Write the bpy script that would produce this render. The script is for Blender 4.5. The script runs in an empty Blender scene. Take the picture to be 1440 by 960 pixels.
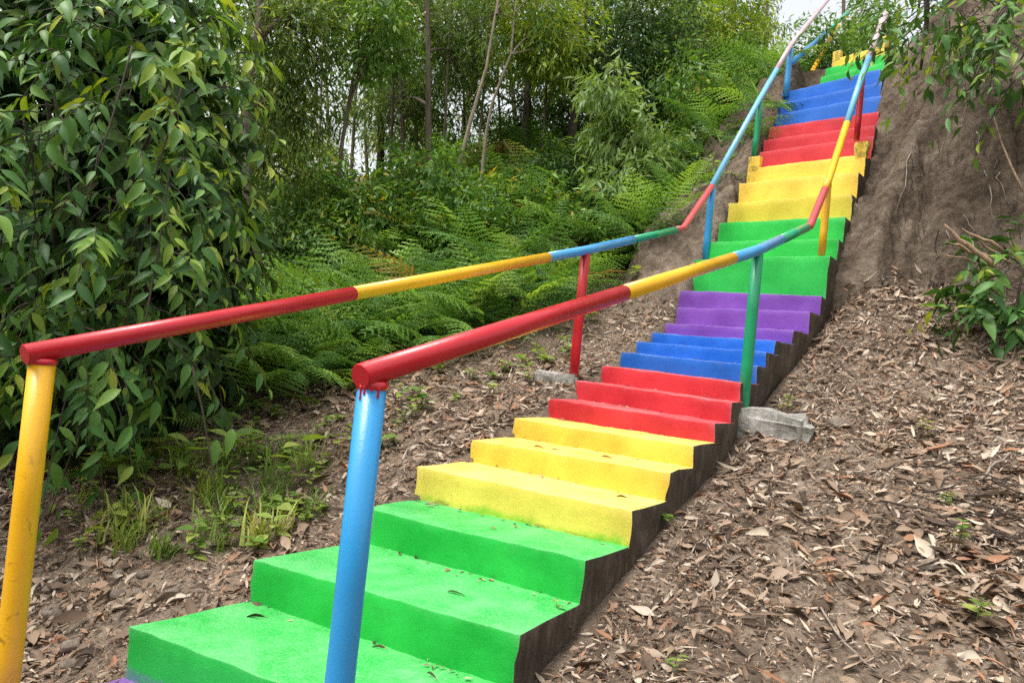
import bpy, bmesh, math, random
import numpy as np
from mathutils import Vector, Matrix, Euler

rad = math.radians
scene = bpy.context.scene
C = scene.collection

# ------------------------------------------------------------------ camera
CAM = np.array([1.7215, -1.9701, 1.1299])
RM = np.array([[0.901759, 0.420325, 0.100786], [-0.083483, -0.059416, 0.994736], [-0.424101, 0.905426, 0.018489]])
FPX = 1061.15                                  # focal length in photo pixels (photo 1440 x 960)
cam_data = bpy.data.cameras.new('camera')
cam_data.sensor_width = 36.0
cam_data.lens = 36.0 * FPX / 1440.0
cam_data.clip_start = 0.05
cam_data.clip_end = 1000.0
cam = bpy.data.objects.new('camera', cam_data)
C.objects.link(cam)
M4 = Matrix.Identity(4)
for i in range(3):
    M4[i][0], M4[i][1], M4[i][2], M4[i][3] = RM[0][i], RM[1][i], -RM[2][i], CAM[i]
cam.matrix_world = M4
scene.camera = cam

# ------------------------------------------------------------------ sky, sun, exposure
SUN_ELEV, SUN_AZ = rad(66), rad(215)           # azimuth of the sun, clockwise from +Y
world = bpy.data.worlds.new('World')
scene.world = world
world.use_nodes = True
nt = world.node_tree
nt.nodes.clear()
wo = nt.nodes.new('ShaderNodeOutputWorld')
bg = nt.nodes.new('ShaderNodeBackground')
hs = nt.nodes.new('ShaderNodeHueSaturation')
sky = nt.nodes.new('ShaderNodeTexSky')
sky.sky_type = 'NISHITA'
sky.sun_disc = False
sky.sun_elevation = SUN_ELEV
sky.sun_rotation = SUN_AZ
sky.air_density = 1.6
sky.dust_density = 5.0
hs.inputs['Saturation'].default_value = 0.22   # overcast: nearly colourless
bg.inputs['Strength'].default_value = 0.15
nt.links.new(sky.outputs[0], hs.inputs['Color'])
nt.links.new(hs.outputs[0], bg.inputs['Color'])
nt.links.new(bg.outputs[0], wo.inputs['Surface'])

sun_data = bpy.data.lights.new('sun', 'SUN')
sun_data.energy = 1.5
sun_data.angle = rad(20)
sun_data.color = (1.0, 0.965, 0.91)
sun = bpy.data.objects.new('sun', sun_data)
C.objects.link(sun)
sdir = Vector((math.sin(SUN_AZ) * math.cos(SUN_ELEV), math.cos(SUN_AZ) * math.cos(SUN_ELEV), math.sin(SUN_ELEV)))
sun.rotation_euler = sdir.to_track_quat('Z', 'Y').to_euler()
sun.location = (0, 0, 20)

vs = scene.view_settings
vs.view_transform = 'Standard'
vs.look = 'None'
vs.exposure = 0.95
vs.gamma = 1.0
vs.use_curve_mapping = False
scene.render.engine = 'CYCLES'
scene.cycles.use_denoising = False
scene.cycles.max_bounces = 8
scene.cycles.transparent_max_bounces = 4

# ------------------------------------------------------------------ small helpers
RNG = np.random.default_rng(7)
random.seed(7)
HV = np.array([0.1466, 0.9892])                # along the stairs
NV = np.array([0.9892, -0.1466])               # to the right of the stairs

def sd2xy(s, d):
    return s * HV[0] + d * NV[0], s * HV[1] + d * NV[1]

def xy2sd(x, y):
    return x * HV[0] + y * HV[1], x * NV[0] + y * NV[1]

def at(px, py, depth):
    """point on the ray through a photo pixel, depth metres along the view axis"""
    v = np.array([(px - 720) / FPX, -(py - 480) / FPX, 1.0])
    return CAM + depth * (RM.T @ v)

def at_d(px, py, dd):
    r = RM.T @ np.array([(px - 720) / FPX, -(py - 480) / FPX, 1.0])
    t = (dd - CAM[:2] @ NV) / (r[:2] @ NV)
    return CAM + t * r

def project(P):
    q = (np.asarray(P) - CAM) @ RM.T
    z = np.maximum(q[..., 2], 1e-3)
    return 720 + FPX * q[..., 0] / z, 480 - FPX * q[..., 1] / z, q[..., 2]

def _hash(ix, iy, iz):
    h = (ix * 374761393 + iy * 668265263 + iz * 2147483647 + 1013904223) & 0xffffffff
    h = ((h ^ (h >> 13)) * 1274126177) & 0xffffffff
    return ((h ^ (h >> 16)) & 0xffff) / 65535.0

def vnoise(x, y, z=0.0):
    x, y, z = np.broadcast_arrays(np.asarray(x, float), np.asarray(y, float), np.asarray(z, float))
    xi, yi, zi = np.floor(x).astype(np.int64), np.floor(y).astype(np.int64), np.floor(z).astype(np.int64)
    fx, fy, fz = x - xi, y - yi, z - zi
    fx, fy, fz = fx * fx * (3 - 2 * fx), fy * fy * (3 - 2 * fy), fz * fz * (3 - 2 * fz)
    r = 0
    for a in (0, 1):
        for b in (0, 1):
            for c in (0, 1):
                w = (fx if a else 1 - fx) * (fy if b else 1 - fy) * (fz if c else 1 - fz)
                r = r + w * _hash(xi + a, yi + b, zi + c)
    return r * 2 - 1

def fbm(x, y, z=0.0, oct=4):
    r, a = 0, 1.0
    for o in range(oct):
        r = r + a * vnoise(np.asarray(x) * 2 ** o + 17.3 * o, np.asarray(y) * 2 ** o, np.asarray(z) * 2 ** o)
        a *= 0.5
    return r

def smooth(a, b, x):
    t = np.clip((np.asarray(x) - a) / (b - a), 0, 1)
    return t * t * (3 - 2 * t)

def mesh_from(name, V, F, mats, smooth_shade=True, rnd=None):
    """V (n,3), F (m,3|4) numpy -> mesh"""
    me = bpy.data.meshes.new(name)
    V = np.ascontiguousarray(V, dtype=np.float32)
    F = np.ascontiguousarray(F, dtype=np.int32)
    k = F.shape[1]
    me.vertices.add(len(V)); me.vertices.foreach_set('co', V.ravel())
    me.loops.add(F.size); me.loops.foreach_set('vertex_index', F.ravel())
    me.polygons.add(len(F))
    me.polygons.foreach_set('loop_start', np.arange(0, F.size, k, dtype=np.int32))
    me.polygons.foreach_set('loop_total', np.full(len(F), k, dtype=np.int32))
    me.polygons.foreach_set('use_smooth', np.full(len(F), smooth_shade, dtype=bool))
    if rnd is not None:
        at_ = me.attributes.new('rnd', 'FLOAT', 'POINT')
        at_.data.foreach_set('value', np.ascontiguousarray(rnd, dtype=np.float32))
    for m in (mats if isinstance(mats, (list, tuple)) else [mats]):
        me.materials.append(m)
    me.update(calc_edges=True)
    me.validate()
    return me

def obj(name, me, parent=None, loc=None):
    o = bpy.data.objects.new(name, me)
    C.objects.link(o)
    if parent is not None:
        o.parent = parent
    if loc is not None:
        o.location = loc
    return o

def thing(name, label, cat, loc=(0, 0, 0), group=None):
    o = bpy.data.objects.new(name, None)
    o.empty_display_size = 0.1
    C.objects.link(o)
    o.location = loc
    return tag(o, label, cat, group)

def tag(o, label=None, cat=None, group=None, kind=None):
    if label: o['label'] = label
    if cat: o['category'] = cat
    if group: o['group'] = group
    if kind: o['kind'] = kind
    return o

class MB:
    """collects tubes / quads / tris as triangles"""
    def __init__(self):
        self.V, self.F, self.n = [], [], 0
    def add(self, V, F):
        self.V.append(np.asarray(V, float)); self.F.append(np.asarray(F, int) + self.n); self.n += len(V)
    def tube(self, P, R, seg=8, cap0=True, cap1=True, flat=1.0):
        P = np.asarray(P, float); m = len(P)
        R = np.full(m, R) if np.isscalar(R) else np.asarray(R, float)
        T = np.empty_like(P)
        T[1:-1] = P[2:] - P[:-2]; T[0] = P[1] - P[0]; T[-1] = P[-1] - P[-2]
        # mitre: average the unit directions
        D = P[1:] - P[:-1]; D = D / np.linalg.norm(D, axis=1, keepdims=True)
        T[1:-1] = D[1:] + D[:-1]; T[0] = D[0]; T[-1] = D[-1]
        T /= np.linalg.norm(T, axis=1, keepdims=True)
        up = np.array([0, 0, 1.0]) if abs(T[0][2]) < 0.9 else np.array([0, 1.0, 0])
        X = np.cross(T[0], up); X /= np.linalg.norm(X)
        rings = []
        ang = np.linspace(0, 2 * np.pi, seg, endpoint=False)
        for i in range(m):
            X = X - T[i] * (X @ T[i]); X /= np.linalg.norm(X)
            Y = np.cross(T[i], X)
            rings.append(P[i] + R[i] * (np.cos(ang)[:, None] * X + flat * np.sin(ang)[:, None] * Y))
        V = np.concatenate(rings)
        F = []
        for i in range(m - 1):
            for j in range(seg):
                a, b = i * seg + j, i * seg + (j + 1) % seg
                F += [[a, b, b + seg], [a, b + seg, a + seg]]
        if cap0:
            for j in range(1, seg - 1): F.append([0, j + 1, j])
        if cap1:
            o = (m - 1) * seg
            for j in range(1, seg - 1): F.append([o, o + j, o + j + 1])
        self.add(V, F)
    def mesh(self, name, mat, sm=True, off=(0, 0, 0), rnd=None):
        V = np.concatenate(self.V) - np.asarray(off)
        r = None if rnd is None else np.full(len(V), rnd)
        return mesh_from(name, V, np.concatenate(self.F), mat, sm, r)

# ------------------------------------------------------------------ materials
def new_mat(name):
    m = bpy.data.materials.new(name); m.use_nodes = True
    t = m.node_tree; t.nodes.clear()
    out = t.nodes.new('ShaderNodeOutputMaterial')
    return m, t, out

def N(t, typ, **kw):
    n = t.nodes.new(typ)
    for k, v in kw.items():
        if hasattr(n, k): setattr(n, k, v)
    return n

def noise(t, scale, detail=4.0, rough=0.55, coord=None, dist=0.0):
    n = t.nodes.new('ShaderNodeTexNoise')
    n.inputs['Scale'].default_value = scale; n.inputs['Detail'].default_value = detail
    n.inputs['Roughness'].default_value = rough; n.inputs['Distortion'].default_value = dist
    if coord is not None: t.links.new(coord, n.inputs['Vector'])
    return n

def ramp(t, fac, stops, interp='LINEAR'):
    r = t.nodes.new('ShaderNodeValToRGB'); r.color_ramp.interpolation = interp
    e = r.color_ramp.elements
    while len(e) < len(stops): e.new(0.5)
    for el, (p, c) in zip(e, stops):
        el.position = p; el.color = (*c, 1) if len(c) == 3 else c
    t.links.new(fac, r.inputs['Fac'])
    return r

def mixc(t, fac, a, b, mode='MIX'):
    m = t.nodes.new('ShaderNodeMix'); m.data_type = 'RGBA'; m.blend_type = mode
    if isinstance(fac, float): m.inputs[0].default_value = fac
    else: t.links.new(fac, m.inputs[0])
    for i, v in ((6, a), (7, b)):
        if isinstance(v, tuple): m.inputs[i].default_value = (*v, 1)
        else: t.links.new(v, m.inputs[i])
    return m.outputs[2]

def bump(t, hgt, strength, dist, prev=None):
    b = t.nodes.new('ShaderNodeBump'); b.inputs['Strength'].default_value = strength; b.inputs['Distance'].default_value = dist
    t.links.new(hgt, b.inputs['Height'])
    if prev is not None: t.links.new(prev, b.inputs['Normal'])
    return b.outputs['Normal']

def mth(t, op, a, b=0.0, clamp=False):
    m = t.nodes.new('ShaderNodeMath'); m.operation = op; m.use_clamp = clamp
    for i, v in ((0, a), (1, b)):
        if isinstance(v, (int, float)): m.inputs[i].default_value = v
        else: t.links.new(v, m.inputs[i])
    return m.outputs[0]

def step_paint(name, col, col2=None):
    """thick masonry paint rolled over rough concrete; col2 = overspray from the band below"""
    m, t, out = new_mat(name)
    p = t.nodes.new('ShaderNodeBsdfPrincipled'); t.links.new(p.outputs[0], out.inputs[0])
    g = N(t, 'ShaderNodeNewGeometry'); pos = g.outputs['Position']
    n1 = noise(t, 2.6, 5, 0.6, pos); n2 = noise(t, 38, 5, 0.65, pos); n3 = noise(t, 170, 3, 0.6, pos)
    dark = tuple(c * 0.80 for c in col); lite = tuple(min(1, c * 1.08 + 0.015) for c in col)
    c = mixc(t, ramp(t, n1.outputs['Fac'], [(0.36, (0, 0, 0)), (0.66, (1, 1, 1))]).outputs[0], dark, lite)
    if col2 is not None:
        a = N(t, 'ShaderNodeAttribute', attribute_name='hgt')
        f = mth(t, 'ADD', a.outputs['Fac'], mth(t, 'MULTIPLY', mth(t, 'SUBTRACT', n2.outputs['Fac'], 0.5), 0.35))
        f = mth(t, 'ADD', f, mth(t, 'MULTIPLY', mth(t, 'SUBTRACT', n1.outputs['Fac'], 0.5), 0.9))
        c = mixc(t, ramp(t, f, [(0.02, (1, 1, 1)), (0.26, (0, 0, 0))]).outputs[0], c, col2)
    # dust in the pores and small chips
    grime = noise(t, 9, 6, 0.7, pos, 0.6)
    c = mixc(t, ramp(t, grime.outputs['Fac'], [(0.56, (0, 0, 0)), (0.76, (0.42, 0.42, 0.42))]).outputs[0], c, tuple(x * 0.55 + 0.03 for x in col))
    pores = t.nodes.new('ShaderNodeTexVoronoi'); pores.inputs['Scale'].default_value = 55; t.links.new(pos, pores.inputs['Vector'])
    pm = ramp(t, pores.outputs['Distance'], [(0.05, (1, 1, 1)), (0.12, (0, 0, 0))])
    gate = ramp(t, n1.outputs['Fac'], [(0.55, (0, 0, 0)), (0.65, (0.6, 0.6, 0.6))])
    c = mixc(t, mixc(t, 1.0, pm.outputs[0], gate.outputs[0], 'MULTIPLY'), c, tuple(x * 0.3 + 0.02 for x in col))
    # soil caught along the foot of the riser, rubbed noses
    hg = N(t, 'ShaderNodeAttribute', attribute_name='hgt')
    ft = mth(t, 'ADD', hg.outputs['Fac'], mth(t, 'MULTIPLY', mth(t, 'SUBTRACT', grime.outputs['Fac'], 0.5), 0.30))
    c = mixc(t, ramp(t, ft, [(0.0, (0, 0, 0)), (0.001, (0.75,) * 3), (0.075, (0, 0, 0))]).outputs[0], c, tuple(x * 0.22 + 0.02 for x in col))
    pn = mth(t, 'ADD', g.outputs['Pointiness'], mth(t, 'MULTIPLY', mth(t, 'SUBTRACT', grime.outputs['Fac'], 0.5), 0.10))
    c = mixc(t, ramp(t, pn, [(0.525, (0, 0, 0)), (0.60, (0.55,) * 3)]).outputs[0], c, tuple(x * 0.72 + 0.17 for x in col))
    chip = noise(t, 26, 7, 0.8, pos, 0.8)
    c = mixc(t, ramp(t, chip.outputs['Fac'], [(0.665, (0, 0, 0)), (0.69, (0.8,) * 3)]).outputs[0], c, (0.16, 0.13, 0.10))
    # trodden dust, plus treads lightened in colour as light from above would
    sx = N(t, 'ShaderNodeSeparateXYZ'); t.links.new(g.outputs['Normal'], sx.inputs[0])
    dust_lit = noise(t, 5, 6, 0.7, pos)
    df = mth(t, 'MULTIPLY', ramp(t, sx.outputs[2], [(0.7, (0, 0, 0)), (0.95, (1, 1, 1))]).outputs[0],
             ramp(t, dust_lit.outputs['Fac'], [(0.38, (0.04, 0.04, 0.04)), (0.66, (0.60, 0.60, 0.60))]).outputs[0])
    c = mixc(t, df, c, tuple(x * 0.75 + 0.16 for x in col))
    upm = ramp(t, sx.outputs[2], [(0.7, (0, 0, 0)), (0.95, (1, 1, 1))]).outputs[0]
    spk = noise(t, 95, 4, 0.75, pos)
    c = mixc(t, mth(t, 'MULTIPLY', upm, ramp(t, spk.outputs['Fac'], [(0.50, (0, 0, 0)), (0.62, (0.42,) * 3)]).outputs[0]), c, tuple(x * 0.7 + 0.24 for x in col))
    scf = noise(t, 7, 8, 0.82, pos, 1.5)
    c = mixc(t, mth(t, 'MULTIPLY', upm, ramp(t, scf.outputs['Fac'], [(0.60, (0, 0, 0)), (0.72, (0.55,) * 3)]).outputs[0]), c, tuple(x * 0.35 + 0.10 for x in col))
    t.links.new(c, p.inputs['Base Color'])
    p.inputs['Roughness'].default_value = 0.55
    p.inputs['Specular IOR Level'].default_value = 0.35
    nb = bump(t, n2.outputs['Fac'], 0.35, 0.006); nb = bump(t, n3.outputs['Fac'], 0.40, 0.0025, nb)
    t.links.new(nb, p.inputs['Normal'])
    return m

GREEN, YELLOW, RED = (0.008, 0.42, 0.045), (0.78, 0.535, 0.060), (0.52, 0.018, 0.028)
BLUE, PURPLE = (0.004, 0.115, 0.50), (0.175, 0.05, 0.34)
MP = {'G': step_paint('paint_green', GREEN), 'Y': step_paint('paint_yellow', YELLOW), 'R': step_paint('paint_red', RED),
      'B': step_paint('paint_blue', BLUE), 'P': step_paint('paint_purple', PURPLE),
      'Y1': step_paint('paint_yellow_over_green', (0.74, 0.58, 0.085), (0.22, 0.46, 0.03)),
      'Y4': step_paint('paint_yellow_thin', (0.62, 0.47, 0.035), (0.60, 0.40, 0.02)),
      'G1': step_paint('paint_green_over_purple', GREEN, (0.14, 0.12, 0.30))}

def concrete(name, cols, bmp=0.6, green=0.0):
    m, t, out = new_mat(name)
    p = t.nodes.new('ShaderNodeBsdfPrincipled'); t.links.new(p.outputs[0], out.inputs[0])
    pos = N(t, 'ShaderNodeNewGeometry').outputs['Position']
    n1 = noise(t, 7, 8, 0.7, pos); n2 = noise(t, 60, 5, 0.7, pos)
    mp = t.nodes.new('ShaderNodeMapping'); mp.inputs['Scale'].default_value = (22, 22, 2.2); t.links.new(pos, mp.inputs['Vector'])
    st = noise(t, 1.5, 5, 0.6, mp.outputs[0])
    f = mth(t, 'ADD', mth(t, 'MULTIPLY', n1.outputs['Fac'], 0.6), mth(t, 'MULTIPLY', st.outputs['Fac'], 0.4))
    c = ramp(t, f, [(0.30, cols[0]), (0.5, cols[1]), (0.72, cols[2])]).outputs[0]
    if green:
        g = noise(t, 4, 5, 0.6, pos)
        c = mixc(t, ramp(t, g.outputs['Fac'], [(0.5, (0, 0, 0)), (0.7, (green,) * 3)]).outputs[0], c, (0.07, 0.09, 0.03))
    t.links.new(c, p.inputs['Base Color']); p.inputs['Roughness'].default_value = 0.9
    t.links.new(bump(t, n2.outputs['Fac'], bmp, 0.008, bump(t, n1.outputs['Fac'], bmp, 0.03)), p.inputs['Normal'])
    return m
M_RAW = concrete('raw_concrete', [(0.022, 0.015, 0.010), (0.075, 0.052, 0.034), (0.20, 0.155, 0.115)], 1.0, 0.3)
M_BLOCK = concrete('weathered_concrete', [(0.13, 0.11, 0.085), (0.33, 0.31, 0.28), (0.56, 0.54, 0.51)], 0.8, 0.45)
M_STONE = concrete('field_stone', [(0.07, 0.055, 0.043), (0.17, 0.135, 0.105), (0.30, 0.25, 0.205)], 0.8)

def gloss_paint(name, col, scuff=0.0):
    m, t, out = new_mat(name)
    p = t.nodes.new('ShaderNodeBsdfPrincipled'); t.links.new(p.outputs[0], out.inputs[0])
    pos = N(t, 'ShaderNodeNewGeometry').outputs['Position']
    n1 = noise(t, 6, 4, 0.6, pos); n2 = noise(t, 45, 4, 0.6, pos); n3 = noise(t, 13, 6, 0.75, pos, 1.2)
    c = mixc(t, n1.outputs['Fac'], tuple(x * 0.86 for x in col), tuple(min(1, x * 1.08 + .004) for x in col))
    c = mixc(t, ramp(t, n3.outputs['Fac'], [(0.66 - 0.12 * scuff, (0, 0, 0)), (0.76 - .1 * scuff, (0.45 + .45 * scuff,) * 3)]).outputs[0], c, tuple(x * 0.22 + .012 for x in col))
    t.links.new(c, p.inputs['Base Color'])
    t.links.new(ramp(t, n1.outputs['Fac'], [(0.3, (0.20,) * 3), (0.7, (0.36,) * 3)]).outputs[0], p.inputs['Roughness'])
    rust = noise(t, 34, 6, 0.8, pos, 0.5)
    c = mixc(t, ramp(t, rust.outputs['Fac'], [(0.685, (0, 0, 0)), (0.70, (0.9,) * 3)]).outputs[0], c, (0.07, 0.032, 0.018))
    t.links.new(c, p.inputs['Base Color'])
    brush = t.nodes.new('ShaderNodeMapping'); brush.inputs['Scale'].default_value = (9, 2.2, 5); t.links.new(pos, brush.inputs['Vector'])
    bn = noise(t, 22, 3, 0.6, brush.outputs[0])
    t.links.new(bump(t, bn.outputs['Fac'], 0.22, 0.003, bump(t, n2.outputs['Fac'], 0.12, 0.002)), p.inputs['Normal'])
    return m
MR = {'red': gloss_paint('rail_red', (0.46, 0.010, 0.018)), 'yellow': gloss_paint('rail_yellow', (0.78, 0.42, 0.008)),
      'blue': gloss_paint('rail_sky_blue', (0.06, 0.30, 0.60)), 'deepblue': gloss_paint('post_blue', (0.025, 0.27, 0.58)),
      'green': gloss_paint('rail_green', (0.012, 0.30, 0.13)), 'pink': gloss_paint('rail_pinkish_red', (0.50, 0.075, 0.08)),
      'pale': gloss_paint('rail_pink_sky_sheen', (0.50, 0.36, 0.38)), 'sheenblue': gloss_paint('rail_blue_sky_sheen', (0.16, 0.42, 0.62)), 'scuffed': gloss_paint('post_scuffed_yellow', (0.76, 0.40, 0.008), 0.55)}  # the pale pink and pale blue have the sky's reflection mixed into their colour

def soil(name, stops, sc=3.0, bd=0.04, fine=14):
    m, t, out = new_mat(name)
    p = t.nodes.new('ShaderNodeBsdfPrincipled'); t.links.new(p.outputs[0], out.inputs[0])
    pos = N(t, 'ShaderNodeNewGeometry').outputs['Position']
    n1 = noise(t, sc, 10, 0.68, pos, 0.4); n2 = noise(t, sc * fine, 8, 0.62, pos); n3 = noise(t, sc * 0.35, 4, 0.6, pos)
    f = mth(t, 'ADD', mth(t, 'MULTIPLY', n1.outputs['Fac'], 0.5), mth(t, 'MULTIPLY', n2.outputs['Fac'], 0.3))
    f = mth(t, 'ADD', f, mth(t, 'MULTIPLY', n3.outputs['Fac'], 0.2))
    t.links.new(ramp(t, f, stops).outputs[0], p.inputs['Base Color'])
    p.inputs['Roughness'].default_value = 0.95; p.inputs['Specular IOR Level'].default_value = 0.15
    t.links.new(bump(t, n2.outputs['Fac'], 0.8, bd * 0.4, bump(t, n1.outputs['Fac'], 0.8, bd)), p.inputs['Normal'])
    return m
M_SOIL = soil('leaf_mould_soil', [(0.34, (0.045, 0.032, 0.023)), (0.47, (0.13, 0.096, 0.069)), (0.58, (0.235, 0.182, 0.135)), (0.72, (0.37, 0.305, 0.24))])
M_BANK = soil('bank_earth', [(0.36, (0.034, 0.024, 0.017)), (0.46, (0.095, 0.070, 0.050)), (0.55, (0.165, 0.127, 0.094)), (0.68, (0.28, 0.23, 0.18))], 3.2, 0.07, 5)

def leaf_mat(name, stops, trans=0.32, rough=0.45, spec=0.32, tcol=None):
    """leaf colour from a per-leaf random value (mesh attribute or object random)"""
    m, t, out = new_mat(name)
    a = N(t, 'ShaderNodeAttribute', attribute_name='rnd'); oi = N(t, 'ShaderNodeObjectInfo')
    f = mth(t, 'FRACT', mth(t, 'ADD', a.outputs['Fac'], oi.outputs['Random']))
    c = ramp(t, f, stops).outputs[0]
    pos = N(t, 'ShaderNodeNewGeometry').outputs['Position']
    nn = noise(t, 30, 3, 0.6, pos)
    c = mixc(t, ramp(t, nn.outputs['Fac'], [(0.4, (0, 0, 0)), (0.75, (0.45,) * 3)]).outputs[0], c, mixc(t, 1.0, c, (1.25, 1.18, 0.85), 'MULTIPLY'))
    p = t.nodes.new('ShaderNodeBsdfPrincipled')
    t.links.new(c, p.inputs['Base Color']); p.inputs['Roughness'].default_value = rough; p.inputs['Specular IOR Level'].default_value = spec
    tr = t.nodes.new('ShaderNodeBsdfTranslucent')
    t.links.new(mixc(t, 1.0, c, tcol or (1.5, 1.45, 0.5), 'MULTIPLY'), tr.inputs['Color'])
    ms = t.nodes.new('ShaderNodeMixShader'); ms.inputs[0].default_value = trans
    t.links.new(p.outputs[0], ms.inputs[1]); t.links.new(tr.outputs[0], ms.inputs[2])
    t.links.new(ms.outputs[0], out.inputs[0])
    return m
ML = {
 'bush': leaf_mat('leaf_glossy_shrub', [(0.0, (0.028, 0.084, 0.018)), (0.45, (0.052, 0.140, 0.027)), (0.82, (0.088, 0.195, 0.035)), (0.95, (0.14, 0.25, 0.04)), (1.0, (0.24, 0.30, 0.05))], 0.16, 0.45, 0.26),
 'young': leaf_mat('leaf_young_shrub', [(0.0, (0.085, 0.185, 0.028)), (0.5, (0.15, 0.26, 0.036)), (0.85, (0.25, 0.35, 0.045)), (1.0, (0.40, 0.44, 0.06))], 0.32, 0.45, 0.26),
 'acacia': leaf_mat('leaf_narrow_olive', [(0.0, (0.075, 0.135, 0.040)), (0.5, (0.14, 0.225, 0.062)), (0.85, (0.21, 0.30, 0.08)), (1.0, (0.34, 0.38, 0.09))], 0.45),
 'lime': leaf_mat('leaf_lime', [(0.0, (0.12, 0.22, 0.036)), (0.5, (0.20, 0.31, 0.048)), (1.0, (0.38, 0.44, 0.06))], 0.45),
 'broad': leaf_mat('leaf_broad_green', [(0.0, (0.055, 0.135, 0.028)), (0.5, (0.115, 0.225, 0.042)), (0.96, (0.21, 0.33, 0.055)), (1.0, (0.42, 0.26, 0.03))], 0.40),
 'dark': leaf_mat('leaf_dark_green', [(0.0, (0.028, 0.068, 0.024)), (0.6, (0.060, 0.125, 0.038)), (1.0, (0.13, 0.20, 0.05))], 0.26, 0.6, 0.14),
 'pale': leaf_mat('leaf_pale_green', [(0.0, (0.12, 0.205, 0.065)), (0.6, (0.19, 0.29, 0.095)), (1.0, (0.29, 0.38, 0.12))], 0.40),
 'fern': leaf_mat('leaf_fern', [(0.0, (0.072, 0.165, 0.038)), (0.5, (0.14, 0.27, 0.060)), (0.85, (0.22, 0.365, 0.082)), (0.975, (0.32, 0.44, 0.095)), (0.99, (0.30, 0.22, 0.09)), (1.0, (0.25, 0.15, 0.07))], 0.36, 0.5, 0.26),
 'weed': leaf_mat('leaf_weed', [(0.0, (0.10, 0.19, 0.035)), (0.6, (0.20, 0.31, 0.06)), (1.0, (0.36, 0.40, 0.10))], 0.35, 0.5, 0.3),
 'dry': leaf_mat('leaf_dry', [(0.0, (0.040, 0.026, 0.018)), (0.20, (0.10, 0.066, 0.044)), (0.42, (0.20, 0.138, 0.096)), (0.62, (0.295, 0.215, 0.156)), (0.72, (0.27, 0.125, 0.066)), (0.80, (0.33, 0.255, 0.195)), (0.95, (0.47, 0.395, 0.32)), (1.0, (0.14, 0.105, 0.08))], 0.05, 0.65, 0.24, (1.2, 1.0, 0.8)),
 'orange': leaf_mat('leaf_orange', [(0.0, (0.40, 0.16, 0.02)), (1.0, (0.55, 0.30, 0.03))], 0.35),
}
def bark(name, c0, c1):
    m, t, out = new_mat(name)
    p = t.nodes.new('ShaderNodeBsdfPrincipled'); t.links.new(p.outputs[0], out.inputs[0])
    pos = N(t, 'ShaderNodeNewGeometry').outputs['Position']
    mp = t.nodes.new('ShaderNodeMapping'); mp.inputs['Scale'].default_value = (18, 18, 3); t.links.new(pos, mp.inputs['Vector'])
    n1 = noise(t, 1.6, 7, 0.7, mp.outputs[0])
    t.links.new(ramp(t, n1.outputs['Fac'], [(0.35, c0), (0.65, c1)]).outputs[0], p.inputs['Base Color'])
    p.inputs['Roughness'].default_value = 0.9
    t.links.new(bump(t, n1.outputs['Fac'], 0.8, 0.02), p.inputs['Normal'])
    return m
M_BARK = bark('bark_brown', (0.07, 0.05, 0.035), (0.19, 0.145, 0.105))
M_BARKD = bark('bark_dark', (0.025, 0.018, 0.014), (0.075, 0.055, 0.04))
M_BARKP = bark('bark_pale', (0.15, 0.115, 0.08), (0.32, 0.26, 0.19))
M_TWIG = bark('twig_grey', (0.12, 0.095, 0.075), (0.38, 0.32, 0.26))
M_DEAD = bark('dead_wood', (0.16, 0.10, 0.06), (0.40, 0.27, 0.17))
M_STEM = bark('green_stem', (0.05, 0.07, 0.025), (0.11, 0.13, 0.05))

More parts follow.
